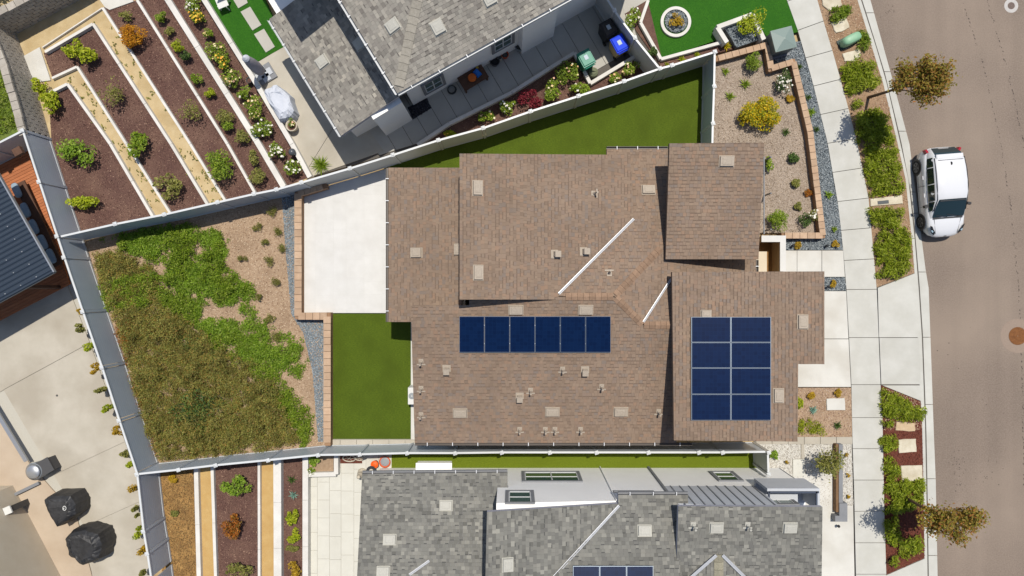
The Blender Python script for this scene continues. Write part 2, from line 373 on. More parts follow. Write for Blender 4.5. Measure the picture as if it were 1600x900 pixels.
jl = [-236, -190, -141, -95, -44, 2, 47.5, 90.5, 134.5, 179, 224, 269.5, 315, 360, 407, 452.5, 527.5, 601, 652.5, 701, 750, 799, 848, 897, 946, 995, 1044]
jr = [-252, -206, -157, -111, -60, -13, 33, 79, 124, 169.5, 217, 262.5, 309.5, 356, 404.5, 452, 527.5, 601, 652.5, 701, 750, 798, 848, 897, 946, 995, 1044]
for i in range(len(jl) - 1):
    e = .45
    pts = [(poly_y(SWL, jl[i] + e) + .4, jl[i] + e), (poly_y(SWR, jr[i] + e) - .4, jr[i] + e), (poly_y(SWR, jr[i + 1] - e) - .4, jr[i + 1] - e), (poly_y(SWL, jl[i + 1] - e) + .4, jl[i + 1] - e)]
    o = MB().prism(pxs(pts), -.12, .012 + random.uniform(-.002, .002)).build('concrete_panel', M_conc); sub(o, swb)
# driveway apron, driveway, entry walk
ap = struct('driveway_apron', [(1371, 449), (1431, 426), (1441, 628), (1377, 602)], M_jointd, -.06)
for pts in ([(1371.5, 450), (1430, 427), (1435.5, 527), (1373.5, 527)], [(1374, 528), (1435.7, 528), (1438.5, 600.5), (1377, 600.5)], [(1379, 602.2), (1438.7, 602.2), (1440.5, 627)]):
    sub(MB().prism(pxs(pts), -.12, lambda x, y: .006).build('concrete_panel', M_conc), ap)
dv = struct('driveway', [(1195, 450), (1322, 450), (1330, 605), (1195, 605)], M_jointd, -.04)
for pts in ([(1196, 455), (1322, 455), (1325.5, 529), (1196, 529)], [(1196, 530), (1325.7, 530), (1329.5, 604.5), (1196, 604.5)]):
    sub(MB().prism(pxs(pts), -.12, .008).build('concrete_panel', M_concw), dv)
ew = struct('entry_walk', [(1195, 391), (1317.5, 391), (1320.5, 433), (1288, 433), (1288, 446), (1195, 446)], M_jointd, -.035)
for pts in ([(1196, 391.5), (1245, 391.5), (1245, 445), (1196, 445)], [(1245.6, 391.5), (1283.6, 391.5), (1283.6, 445), (1245.6, 445)], [(1284.4, 391.5), (1317.2, 391.5), (1320, 432.5), (1284.4, 432.5)]):
    sub(MB().prism(pxs(pts), -.12, .01).build('concrete_panel', M_concw), ew)

# parkway soil strips between the sidewalk and the kerb
PK1 = [(1200, -240)] + [(1277, 0), (1307, 100), (1330, 185), (1340, 225), (1357, 307), (1365, 395), (1370, 449), (1431, 426), (1425, 375), (1415, 280), (1402, 222), (1380, 130), (1363, 75), (1340, 0), (1270, -240)]
PK2 = [(1377, 602), (1441, 628), (1443, 760), (1445, 872), (1385, 898)]
struct('parkway_soil', PK1, surf('parkway_soil', A(140, 110, 86), A(168, 138, 110), 8, .95, .5, 50, A(184, 158, 128), .8, .5), -.012)
struct('parkway_mulch', PK2, M_redb, -.012)
scatter('soil_litter', PK1, 160, .06, M_chips, 'dry bark litter covering the parkway strip', -.01)
scatter('red_mulch_cover', [(1381, 672), (1441, 672), (1443, 760), (1445, 872), (1385, 898)], 420, .06, M_redm, 'red brown bark mulch in the lower parkway strip', -.01)
scatter('soil_litter_lower', [(1379, 604), (1440, 628), (1441, 672), (1381, 672)], 260, .06, M_chips, 'tan bark litter in the lower parkway strip by the driveway', -.01)
struct('apron_lower', [(1385, 899), (1445, 873), (1446, 1000), (1387, 1000)], M_conc, .0)

# front yard of the brown roofed house
FYC = [(1114, 96), (1195, 74), (1202, 112), (1236, 101), (1260, 200), (1281, 364), (1170, 364), (1170, 240), (1112, 240)]
struct('front_yard_soil', FYC, surf('front_chip_base', A(156, 140, 124), A(188, 172, 156), 9, .95, .5, 60, A(140, 124, 108), .8, .5), .0)
scatter('front_yard_chips', FYC, 420, .055, bits('front_chip_bits', [A(140, 124, 106), A(190, 172, 152), A(208, 194, 178), A(166, 146, 124), A(120, 104, 88)], .95), 'tan wood chips covering the raised front yard bed', .0)
GR1 = [(1205, 70), (1250, 64), (1271, 135), (1293, 225), (1310, 325), (1317, 390.5), (1226, 390.5), (1226, 371), (1288, 371), (1271, 225), (1242, 100), (1205, 100)]
struct('gravel_strip', GR1, M_gravb, -.02); stones('gravel_cover', GR1, 620, .065, M_gravel, 'blue grey gravel strip between front planter and sidewalk', -.02)
GR2 = [(1284, 433.5), (1320.5, 433.5), (1322, 454), (1284, 454)]
struct('gravel_patch', GR2, M_gravb, -.02); stones('gravel_patch_cover', GR2, 620, .065, M_gravel, 'blue grey gravel patch between entry walk and driveway', -.02)
FB = [(1200, 606), (1330, 606), (1331.5, 683), (1200, 683)]
struct('garage_bed_soil', FB, M_chipb, -.005)
scatter('garage_bed_chips', FB, 420, .055, bits('garage_chip_bits', [A(140, 116, 98), A(196, 168, 144), A(206, 184, 164), A(172, 136, 112), A(126, 98, 82)], .95), 'pinkish wood chips in the bed below the driveway', -.005)
kb = struct('tan_kerb_strip', [(1180, 681), (1331.5, 682), (1331.5, 694), (1180, 694)], M_joint, -.02)
for i in range(6):
    x0 = 1181 + i * 25.1; sub(MB().prism(pxs([(x0, 682.5), (x0 + 24.4, 682.5), (x0 + 24.4, 693.5), (x0, 693.5)]), -.1, .05).build('kerb_block', M_tanc), kb)
WG = [(1185, 694), (1331, 694), (1333.5, 790), (1270, 790), (1200, 745), (1185, 728)]
struct('white_gravel_bed', WG, M_gravw, -.02); stones('white_gravel_cover', WG, 420, .06, M_gravelw, 'white gravel bed at the corner by the sidewalk', -.02)
struct('side_court', [(1226, 741), (1303, 738), (1303, 790), (1333, 790), (1337, 1000), (1226, 1000)], M_concw, .005)

# turf north of the house, white patio, rear lawn, concrete strips
struct('north_turf', [(600, 262), (625, 253), (690, 231), (757, 212), (827, 188), (898, 165), (965, 143), (1018, 125), (1100, 100), (1102, 240), (1102, 300), (610, 330)], M_turf, .0)
PAT = [(473, 302), (610, 262), (660, 262), (660, 489), (473, 489)]
pt = struct('white_patio', PAT, surf('patio_joint', A(216, 215, 211), A(222, 221, 217), 8, .95), .003)
LAWN = [(515, 490), (642, 490), (642, 686), (515, 686)]
struct('rear_lawn', LAWN, M_turf, .002)
struct('house_strip', [(642, 489.5), (700, 489.5), (700, 690), (642, 690)], M_concw, .004)
sb = struct('lawn_kerb', [(506, 686), (660, 686), (660, 699), (506, 699)], M_joint, -.02)
for i in range(6):
    x0 = 507 + i * 25.4; sub(MB().prism(pxs([(x0, 686.6), (x0 + 24.6, 686.6), (x0 + 24.6, 698), (x0, 698)]), -.1, .05).build('kerb_block', M_tanc), sb)
conv = ccw(pxs(PAT)); xs = 473.0; ci = 0
while xs < 655:
    w = random.choice([14, 20, 20, 28]); y = 255 - random.uniform(0, 20)
    while y < 490:
        hgt = random.choice([14, 20, 28, 28, 40]); q = ccw(pxs([(xs + .17, y + .17), (xs + w - .17, y + .17), (xs + w - .17, y + hgt - .17), (xs + .17, y + hgt - .17)]))
        q = clip(q, conv)
        if len(q) > 2 and area2(q) > .01: sub(MB().prism(q, -.1, .008 + random.uniform(-.0015, .0015)).build('paver', M_paver), pt)
        y += hgt
    xs += w

# rear slope of the brown roofed house: chips, gravel drain, tan soil edge
SLOPE = [(133, 376), (215, 356), (290, 341), (366, 324), (440, 306), (490, 293), (462, 302), (462, 497), (508, 497), (508, 705), (240, 728), (222, 690), (190, 565), (165, 480)]
struct('rear_slope_soil', SLOPE, M_chipb, -.015)
CHIP = [(300, 340), (446, 305), (458, 500), (500, 560), (503, 690), (440, 690), (330, 520), (250, 420)]
scatter('rear_slope_chips', SLOPE, 300, .06, M_chips, 'tan wood chips and dry litter on the rear slope', -.015)
GR3 = [(440, 306), (461, 303), (461, 498), (507, 499), (507, 690), (497, 690), (488, 580), (474, 520), (462, 502), (455, 490), (447, 400)]
struct('gravel_drain', GR3, M_gravb, -.005); stones('gravel_drain_cover', GR3, 560, .055, bits('fine_gravel', [A(110, 124, 134), A(150, 162, 168), A(182, 190, 194), A(128, 140, 150)], .8), 'fine blue grey gravel drain beside the tan rear wall', -.005)

# terraced garden, upper left
TER = [(-260, -260), (330, -260), (445, 285), (483, 276), (470, 290), (345, 319), (180, 352), (110, 366), (60, 240), (20, 50), (-10, 40), (-260, 150)]
struct('terrace_soil', TER, M_sand, -.014)
B1 = [(145, 37), (267, 225), (325, 321)]; B2 = [(120, 104), (197, 225), (267, 335)]; B3 = [(105, 131), (172, 225), (240, 341)]
B4 = [(160, 12), (297, 225), (352, 314)]; B5 = [(214, 0), (355, 225), (399, 303)]; B6 = [(262, 0), (400, 219), (443, 292)]; B7 = [(319, 0), (403, 135), (456, 225), (484, 277)]
beds = [('mulch_bed', [(105, 131), (172, 225), (240, 341), (180, 352), (118, 364), (80, 215), (76, 146)]),
        ('mulch_bed', [(145, 37), (267, 225), (325, 321), (267, 335), (197, 225), (120, 104), (82, 122), (68, 83)]),
        ('mulch_bed', [(160, 12), (297, 225), (352, 314), (399, 303), (355, 225), (214, 0), (180, 8)]),
        ('mulch_bed', [(214, 0), (355, 225), (399, 303), (443, 292), (400, 219), (262, 0), (180, -150), (130, -150)]),
        ('mulch_bed', [(262, 0), (400, 219), (443, 292), (484, 277), (456, 225), (403, 135), (319, 0), (235, -150), (180, -150)]),
        ('mulch_bed', [(332, 722), (404, 716), (405, 1000), (340, 1000)]),
        ('mulch_bed', [(440, 712), (474, 708), (474, 1000), (440, 1000)])]
for i, (nm, pts) in enumerate(beds):
    struct(nm, pts, M_mulchb, -.004)
    scatter('mulch_cover', pts, 300, .05, M_mulch, 'dark brown bark mulch covering a garden bed, piece %s' % ('by the blue fence', 'around the corner tree', 'below the orange bush', 'between the thin and the broad white kerbs', 'with the roses', 'of the lower left garden with the orange shrub', 'of the narrow lower bed with succulents')[i], -.004)
def edging(name, pts, w, z, mat, label, cat='garden edging'):
    b = MB(); q = [P(x, y, z) for x, y in pts]
    root = thing(name, label, cat, (q[0].x, q[0].y, 0))
    for a, c in zip(q, q[1:]):
        L = (c - a).length; k = max(1, round(L / 2.4))
        for i in range(k):
            p0 = a.lerp(c, i / k); p1 = a.lerp(c, (i + 1) / k - .012 / L)
            MB().bar((p0.x, p0.y, -.1), (p1.x, p1.y, -.1), w, z + .1 + random.uniform(-.004, .004)).build('board', mat, root)
    return root
edging('garden_edging', [(70, 81)] + B1, .13, .22, M_wallw, 'white edging bending round the upper corner of the tree terrace')
edging('garden_edging', [(81, 122)] + B2, .11, .16, M_wallw, 'white edging along the middle sandy path, with bent corner')
edging('garden_edging', [(77, 145)] + B3, .13, .22, M_wallw, 'white edging round the terrace nearest the blue fence')
edging('garden_edging', B4, .11, .16, M_wallw, 'white edging between upper sandy path and orange bush bed')
edging('garden_edging', B5, .12, .20, M_wallw, 'thin white edging right of the orange bush bed')
edging('garden_edging', [(180, -130)] + B6, .26, .30, M_wallw, 'broad white kerb wall left of the rose bed', 'garden wall')
edging('garden_edging', [(235, -130)] + B7, .22, .40, M_wallw, 'white kerb wall between rose bed and lawn', 'garden wall')
edging('garden_edging', [(66, 74), (160, 12)], .05, .10, M_wallw, 'hairline white edging across the bare soil by the block wall')
edging('garden_edging', [(306, 730), (313, 1000)], .20, .22, M_wallw, 'white double edging left of the golden soil path')
edging('garden_edging', [(331, 726), (340, 1000)], .14, .20, M_wallw, 'white edging right of the golden soil path, by the orange shrub bed')
edging('garden_edging', [(404.5, 718), (405, 1000)], .12, .2, M_wallw, 'white edging between orange shrub bed and second golden path')
edging('garden_edging', [(433, 714), (434, 1000)], .36, .35, M_wallw, 'broad white wall between second golden path and succulent bed', 'garden wall')
edging('garden_edging', [(477, 709), (477, 1000)], .26, .45, M_wallw, 'white wall between succulent bed and cream patio', 'garden wall')
struct('garden_step', [(38, 88), (63, 74), (80, 126), (50, 130)], M_concw, .05)
struct('garden_landing', [(152, -6), (206, -8), (209, 3), (172, 16), (165, 12)], M_concw, .05)
struct('golden_path', [(310, 728), (330, 726), (338, 1000), (314, 1000)], M_orange, -.006)
struct('golden_path', [(405, 717), (427, 714), (428, 1000), (406, 1000)], M_orange, -.006)
DRY = [(240, 738), (302, 730), (310, 1000), (262, 1000)]
struct('dry_slope', DRY, surf('dry_slope_soil', A(150, 112, 66), A(190, 150, 92), 3, .95, .6, 30, A(112, 84, 52), 1.2, .7), -.008)
scatter('dry_litter', DRY, 500, .07, M_litter, 'dry brown leaf litter on the narrow slope by the blue fence', -.008, flat=.6)

# upper neighbour's yard
struct('garden_patio', [(388, 105), (447, 70), (480, 40), (660, 60), (800, 0), (980, -60), (1005, 10), (1035, 100), (700, 215), (484, 277), (403, 135)], M_jointd, -.03)
def slabs(parent_name, rects, mat, z=.004, nm='concrete_panel'):
    par = [o for o in COL.objects if o.name == parent_name][0]
    for r in rects: sub(MB().prism(pxs(r), -.1, z).build(nm, mat), par)
slabs('garden_patio', [[(389, 105.5), (447, 70.5), (560, 180), (520, 200), (478, 268), (460, 226), (404, 135)], [(478.5, 268.5), (520.5, 200.5), (560.5, 180.5), (600, 236), (484.5, 276.5)]], M_tanc)
u = Vector((.862, -.507))                                   # along the side path, pixels
for i in range(17):
    a = Vector((566, 197)) + u * (i * 27.0); nrm = Vector((.507, .862)); b2 = a + u * 26.3
    q = [a - nrm * 60, b2 - nrm * 60, b2 + nrm * 110, a + nrm * 110]; q = clip(ccw([(p.x, p.y) for p in q]), ccw([(486, 275), (1030, 108), (985, 20), (960, -80), (600, -80), (520, 190)]))
    if len(q) > 2: slabs('garden_patio', [q], M_pathc, .0025 + .0004 * i)
struct('dark_gravel_patch', [(637, 168), (666, 152), (674, 169), (645, 187)], M_dgravb, .012); stones('dark_gravel_cover', [(637, 168), (666, 152), (674, 169), (645, 187)], 500, .06, M_dgravel, 'dark pebble patch at the foot of the grey roofed house', .012)
struct('garden_lawn', [(240, -130), (325, 0), (389, 104), (446, 72), (415, 0), (335, -130)], M_turfb, .016)
ss = []
for pts in ([(365, 0), (383, -10), (387.5, 5), (373, 13.5)], [(376.5, 19), (391.5, 11), (409, 39.5), (395, 48)], [(397.5, 54), (413, 45.5), (430, 73.5), (416, 82.5)]):
    ss.append(pts)
for pts, lb in zip(ss, ('stepping slab cut by the top edge of the picture', 'middle grey stepping slab in the bright lawn', 'lowest grey stepping slab in the bright lawn')):
    o = MB().prism(pxs(pts), 0, .05).build('stepping_slab', M_pathc); tag(o, lb, 'stepping stone', 'stepping slabs in the upper lawn')
PL = [(650, 226), (702, 193), (800, 146), (861, 107), (897, 86), (922, 132), (990, 90), (1034, 104), (904, 154), (755, 206), (660, 238)]
struct('planter_soil', PL, M_mulchb, .03); scatter('planter_mulch', PL, 260, .05, M_mulch, 'brown mulch in the rose planter along the upper fence', .03)
edging('planter_kerb', [(652, 226), (702, 193), (800, 144), (861, 105), (898, 82), (922.5, 130), (992, 88)], .16, .30, M_wallw, 'zigzag white kerb of the rose planter beside the shaded path', 'garden wall')
struct('side_path_upper', [(960, -80), (1010, -80), (1012, 0), (975, 22)], M_pathc, .02)
FL = [(1010, -120), (1000, 35), (1034, 92), (1122, 62), (1118, 42), (1172, 22), (1200, 60), (1247, 50), (1229, 0), (1200, -120)]
struct('front_lawn', FL, M_turfb, .014)
struct('front_lawn_bed', [(976, 22), (1012, 0), (1034, 92), (1138, 60), (1150, 76), (1117, 84), (1034, 106)], M_mulchb, .02)
scatter('front_lawn_mulch', [(976, 22), (1002, 36), (1034, 96), (1138, 62), (1150, 76), (1117, 84), (1034, 106)], 260, .05, M_mulch, 'brown mulch in the narrow bed edging the upper front lawn', .02)
edging('lawn_kerb_wall', [(1013, 0), (1001, 35), (1033, 92), (1135, 64)], .14, .25, M_wallw, 'white kerb round the lower left side of the upper front lawn', 'garden wall')

# lower neighbour's side strip, patio
struct('side_turf', [(592, 706), (1186, 704), (1186, 740), (592, 740)], M_turfs, .0)
qp = struct('cream_patio', [(483, 704), (592, 704), (592, 732), (640, 732), (640, 1000), (483, 1000)], M_joint, -.02)
for cx0, cx1 in ((484, 496), (496, 515), (515, 533), (533, 553), (553, 572), (572, 592), (592, 612)):
    y = 706 - random.uniform(0, 30)
    while y < 1000:
        y2 = y + random.choice([36, 36, 28]); a, b2 = max(y, 705), min(y2, 1000)
        if b2 - a > 3: sub(MB().prism(pxs([(cx0 + .25, a + .25), (cx1 - .25, a + .25), (cx1 - .25, b2 - .25), (cx0 + .25, b2 - .25)]), -.1, .005 + random.uniform(-.0015, .0015)).build('paver', M_paverg), qp)
        y = y2
struct('wall_strip', [(592, 733), (800, 733), (800, 742), (592, 742)], M_concw, .012)
# left neighbour's concrete yard
LY = [(-300, 250), (60, 330), (118, 450), (186, 657), (214, 741), (236, 900), (246, 1000), (-300, 1000)]
ly = struct('concrete_yard', LY, M_joint, -.05)
cl = pxs(LY)
for pts in ([(-300, 300), (60, 330), (140, 535.6), (-300, 774.6)], [(-300, 775.2), (140.3, 536.1), (195, 690), (84, 742), (70, 720), (0, 600), (-300, 900)],
            [(84.2, 742.5), (195.2, 690.5), (214, 745), (222.5, 781.6), (131.5, 822.4), (118, 800)], [(131.7, 822.9), (222.7, 782.1), (246, 1000), (160, 1000)],):
    sub(MB().prism(pxs(pts), -.1, -.006 + random.uniform(-.001, .001)).build('concrete_panel', M_tanc), ly)
struct('tan_terrace', [(-300, 560), (0, 652), (46, 724), (120, 808), (145, 905), (180, 1000), (-300, 1000)], surf('pinkish_concrete', A(190, 172, 150), A(204, 187, 166), .7, .9, .1, 60, A(178, 158, 136), .5, .5, detail=9), .01)
struct('slope_grass', [(-260, 140), (-30, 60), (10, 90), (36, 204), (-260, 330)], surf('rough_grass', A(84, 108, 40), A(124, 140, 62), 6, .95, .6, 60, A(140, 136, 80), 1.0, .6), -.01)

# ---------------------------------------------------------------- fences (pixels are of the top rail)
FH = 1.83
def fence(pts, posts, label, pmat, cap=True, h=FH):
    q = [P(x, y, h) for x, y in pts]
    root = thing('privacy_fence', label, 'fence', (q[0].x, q[0].y, 0))
    for a, c in zip(q, q[1:]):
        d = (c - a).normalized(); a2 = a + d * .08; c2 = c - d * .08
        MB().bar((a2.x, a2.y, .04), (c2.x, c2.y, .04), .045, h - .12).build('panel', pmat, root)
        MB().bar((a2.x, a2.y, h - .075), (c2.x, c2.y, h - .075), .085, .06).build('top_rail', M_postw, root)
        MB().bar((a2.x, a2.y, .015), (c2.x, c2.y, .015), .075, .12).build('bottom_rail', M_postw, root)
    for (x, y) in posts:
        p = P(x, y, h)
        po = MB().box((p.x, p.y, h / 2), (.12, .12, h), .3).build('post', pmat, root)
        sub(MB().box((p.x, p.y, h + .02), (.17, .17, .04), .3).box((p.x, p.y, h + .055), (.14, .14, .03), .3, .4).build('post_cap', M_postw, None), po)
    return root
F1a = [(92, 370), (180, 350), (257, 335), (340, 316), (397, 303), (432, 296), (471, 285)]
F1b = [(471, 285), (547, 263), (614, 242), (685, 219), (755, 200), (829, 174), (904, 150), (975, 127), (1031, 107), (1050, 102), (1117, 81)]
fence(F1a, F1a[1:], 'grey blue vinyl fence between the terraced garden and the rear slope', M_vinylb)
fence(F1b, F1b[1:], 'pale vinyl fence along the shaded turf, from patio to front yard', M_vinyl)
fence([(1117, 81), (1116, 135), (1114, 193), (1113, 240)], [(1116, 135), (1114, 193)], 'pale vinyl fence between olive turf and front yard shrubs', M_vinylb)
fence([(1031, 107), (992, 59), (960, 16), (925, -40)], [(992, 59), (960, 16)], 'pale fence beside the three wheeled bins', M_vinyl)
F4 = [(35, 204), (61, 284), (89, 369), (100, 402), (129, 487), (159, 574), (186, 657), (214, 741)]
fence(F4, F4, 'long blue grey vinyl fence between concrete yard and rear slope', M_vinylb)
fence([(214, 741), (224, 830), (230, 865), (236, 905), (248, 1000)], [(224, 830), (230, 865)], 'blue grey fence beside the dry narrow slope at bottom left', M_vinylb)
fence([(35, 204), (-20, 232), (-120, 283)], [(-20, 232)], 'short grey fence behind the pergola deck at the left edge', M_vinylb)
F5 = [(214, 741), (279, 734), (337, 727), (419, 719), (497, 711), (562, 710), (636, 708), (711, 708), (784, 707), (859, 707), (932, 707), (1013, 707), (1092, 707), (1129, 707), (1199, 706)]
fence(F5, F5[1:-1], 'grey blue fence running below the brown roofed house', M_vinylb)
fence([(1200, 707), (1201, 741)], [(1201, 707), (1201, 741)], 'short pale fence closing the side turf by the white gravel', M_vinyl)

# ---------------------------------------------------------------- block walls and tan capped walls
def block_wall(cap_pts, h, label):
    root = thing('block_wall', label, 'retaining wall', tuple(P(*cap_pts[0], h).xy) + (0,))
    for (a, b2) in zip(cap_pts, cap_pts[1:]):
        p = P(*a, h); q = P(*b2, h); d = (q - p).normalized(); L = (q - p).length
        MB().bar((p.x, p.y, -.1), (q.x, q.y, -.1), .2, h + .08).build('core', M_blockc, root)
        rows = int(round(h / .2)); n = int(L / .4); ang = math.atan2(d.y, d.x)
        me = MB().box((0, 0, 0), (.372, .25, .176), 0, .985).build('block', M_block, root); first = True
        for r in range(rows):
            for i in range(n + 1):
                s = i * .4 + (.2 if r % 2 else 0)
                if s > L: continue
                c = p + d * s; o = me if first else me.copy()
                if not first: COL.objects.link(o)
                first = False; o.matrix_basis = Matrix.Translation((c.x, c.y, .1 + r * .2 - .03)) @ Matrix.Rotation(ang, 4, 'Z')
        cp = MB().box((0, 0, 0), (.39, .34, .09), 0, .97).build('capstone', M_block, root); first = True
        for i in range(n + 1):
            c = p + d * (i * .4 + .1); o = cp if first else cp.copy()
            if not first: COL.objects.link(o)
            first = False; o.matrix_basis = Matrix.Translation((c.x, c.y, h + .03 - .04 * ((i // 3) % 2))) @ Matrix.Rotation(ang, 4, 'Z')
block_wall([(-22, 31), (84, -26), (140, -58)], 1.6, 'stepped grey block wall above the bare soil at top left corner')
block_wall([(-22, 31), (8, 108), (35, 203)], 1.65, 'grey block wall leaning beside the green slope at left edge')
def capped_wall(pts, w, h, label, step=.33, capx=0.0):
    q = [P(x, y, h) for x, y in pts]
    root = thing('low_wall', label, 'garden wall', (q[0].x, q[0].y, 0))
    for k, (a, b2) in enumerate(zip(q, q[1:])):
        d = (b2 - a).normalized(); a2 = a - d * (w / 2 - .01 if k else 0); L = (b2 - a2).length
        MB().bar((a2.x, a2.y, -.1), tuple((b2 + d * (w / 2 - .02)).xy) + (-.1,), w - .05, h + .04 - .002 * k).build('wall_core', M_core, root)
        n = max(1, round((L - w * .5) / step)); s = (L - w * .5) / n; ang = math.atan2(d.y, d.x)
        for i in range(n):
            c = a2 + d * (w * .5 + s * (i + .5)); ww = w + random.uniform(-.008, .008)
            o = MB().box((0, 0, 0), (s - .012, ww, .07), 0, .98).build('capstone', M_cap, None); parent_keep(o, root)
            o.matrix_basis = Matrix.Translation((c.x, c.y, h - .03 + random.uniform(-.003, .003))) @ Matrix.Rotation(ang, 4, 'Z')
        if k == 0:
            pass
    return root
capped_wall([(509, 289), (465.5, 302), (465.5, 494), (511, 494), (511, 692)], .34, .5, 'tan capstone wall framing white patio and rear lawn')
capped_wall([(1118, 92), (1199, 70), (1205, 107), (1240, 96), (1266, 205), (1286, 368), (1226, 368)], .28, .42, 'tan capstone wall round the front yard shrub bed')

# ---------------------------------------------------------------- shingled roofs
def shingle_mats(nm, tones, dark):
    return [bits(nm, tones, .95, (0.7, .09)), surf(nm + '_drawn_shadow', dark, tuple(x * 1.25 for x in dark[:3]) + (1,), 30, .95)]  # second slot: dark strips colouring in the shadow lines below the tabs
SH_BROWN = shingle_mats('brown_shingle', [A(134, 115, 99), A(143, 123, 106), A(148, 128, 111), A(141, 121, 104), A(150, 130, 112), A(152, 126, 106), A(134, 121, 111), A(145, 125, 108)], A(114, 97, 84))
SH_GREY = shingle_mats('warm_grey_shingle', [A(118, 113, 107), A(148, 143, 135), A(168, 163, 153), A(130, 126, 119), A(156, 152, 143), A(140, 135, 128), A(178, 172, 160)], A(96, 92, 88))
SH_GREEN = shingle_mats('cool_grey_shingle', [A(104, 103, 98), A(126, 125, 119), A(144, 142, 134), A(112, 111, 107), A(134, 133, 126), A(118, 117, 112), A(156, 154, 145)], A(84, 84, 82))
def roof_plane(roofmb, poly_px, pl, mats, roof_parts, course=.145, dash=.40, wr=(.10, .20), thick=.2, fascia=None, poly_xy=None):
    pts = [on_plane(x, y, pl) for x, y in poly_px] if poly_xy is None else [Vector((x, y, zpl(pl, x, y))) for x, y in poly_xy]
    xy = ccw([(p.x, p.y) for p in pts])
    roofmb.prism(xy, lambda x, y: zpl(pl, x, y) - thick, lambda x, y: zpl(pl, x, y) - .006)
    g = Vector((pl[1], pl[2])); up = g.normalized() if g.length > 1e-6 else Vector((0, 1)); u = Vector((up.y, -up.x))
    uv = ccw([(p[0] * u.x + p[1] * u.y, p[0] * up.x + p[1] * up.y) for p in xy])
    nu = [a for a, b2 in uv]; nv = [b2 for a, b2 in uv]; V = []; Fc = []; MI = []
    def emit(rect, h0, h1, mi):
        (u0, v0, u1, v1) = rect
        r = [(u0, v0), (u1, v0), (u1, v1), (u0, v1)]
        ins = inside(uv, np.array([a for a, b2 in r]), np.array([b2 for a, b2 in r]))
        if ins.all(): q = r
        elif not ins.any() and not any(u0 < a < u1 and v0 < b2 < v1 for a, b2 in uv): 
            q = clip(uv, r) if (u1 - u0) > .1 else []
        else: q = clip(uv, r)
        if len(q) < 3 or area2(q) < 2e-4: return
        k = len(V); n = len(q)
        for (a, b2) in q:
            x = a * u.x + b2 * up.x; y = a * u.y + b2 * up.y; t = (b2 - v0) / (v1 - v0)
            V.append((x, y, zpl(pl, x, y) + h0 + (h1 - h0) * t))
        for (a, b2) in q:
            x = a * u.x + b2 * up.x; y = a * u.y + b2 * up.y; V.append((x, y, zpl(pl, x, y) - .005))
        Fc.append(tuple(range(k, k + n))); MI.append(mi)
        for i in range(n):
            j = (i + 1) % n; Fc.append((k + i, k + n + i, k + n + j, k + j)); MI.append(mi)
    v = min(nv); vmax = max(nv)
    cs = course * math.cos(math.atan(g.length))
    while v < vmax:
        a = min(nu) - random.uniform(0, .3)
        while a < max(nu):
            w = random.uniform(*wr); raised = random.random() < .55; hh = .018 if raised else .010
            emit((a, v, a + w - .004, v + cs), hh, .004, 0)
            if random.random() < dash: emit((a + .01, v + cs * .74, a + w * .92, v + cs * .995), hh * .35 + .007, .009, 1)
            a += w
        v += cs
    me = bpy.data.meshes.new('shingles'); me.from_pydata(V, [], Fc); me.update()
    for m in mats: me.materials.append(m)
    me.polygons.foreach_set('material_index', MI)
    o = bpy.data.objects.new('shingles', me); COL.objects.link(o); o['kind'] = 'stuff'; roof_parts.append(o)
    return xy
def eave_plane(p0, p1, z, pitch, inside_pt):
    d = Vector((p1[0] - p0[0], p1[1] - p0[1])).normalized(); n = Vector((-d.y, d.x))
    if (Vector(inside_pt) - Vector(p0[:2])).dot(n) < 0: n = -n
    return (z - pitch * (n.x * p0[0] + n.y * p0[1]), pitch * n.x, pitch * n.y)
def local(pl, px, py, spin=0.0):          # matrix standing on a roof plane with +Y up the slope
    p = on_plane(px, py, pl); nz = Vector((-pl[1], -pl[2], 1)).normalized()
    up = Vector((pl[1], pl[2], 0)); up = up if up.length > 1e-6 else Vector((0, 1, 0)); up = (up - nz * up.dot(nz)).normalized(); x = up.cross(nz)
    m = Matrix((x, up, nz)).transposed().to_4x4(); m.translation = p; return m @ Matrix.Rotation(spin, 4, 'Z')
_vm = {}
def vent(kind, pl, px, py, roof, pale=False, spin=0.0, w=.60, d=.44):
    key = (kind, pale, w, d)
    if key not in _vm:
        b = MB()
        if kind == 'box':
            b.box((0, 0, .02), (w, d, .02)).box((0, 0, .075), (w * .92, d * .86, .09), 0, .93).box((0, .0, .127), (w * .60, d * .55, .012), 0, .9)
        elif kind == 'hood':
            b.box((0, .05, .02), (.34, .30, .014)).box((0, 0, .13), (.22, .20, .22), 0, .9).box((0, -.03, .25), (.25, .25, .025))
        else:
            b.box((0, .04, .02), (.20, .17, .012)).lathe((0, 0, .02), [(.075, 0), (.055, .07), (.035, .09), (.035, .34), (.045, .35), (.045, .38)], 10).box((0, -.12, .022), (.36, .06, .014))
        m = M_ventg if pale else M_vent
        o = b.build('roof_vent' if kind == 'box' else 'vent_hood' if kind == 'hood' else 'vent_pipe', m); _vm[key] = o.data
    else:
        o = bpy.data.objects.new('roof_vent' if kind == 'box' else 'vent_hood' if kind == 'hood' else 'vent_pipe', _vm[key]); COL.objects.link(o)
    o.parent = roof; o.matrix_basis = local(pl, px, py, spin); return o
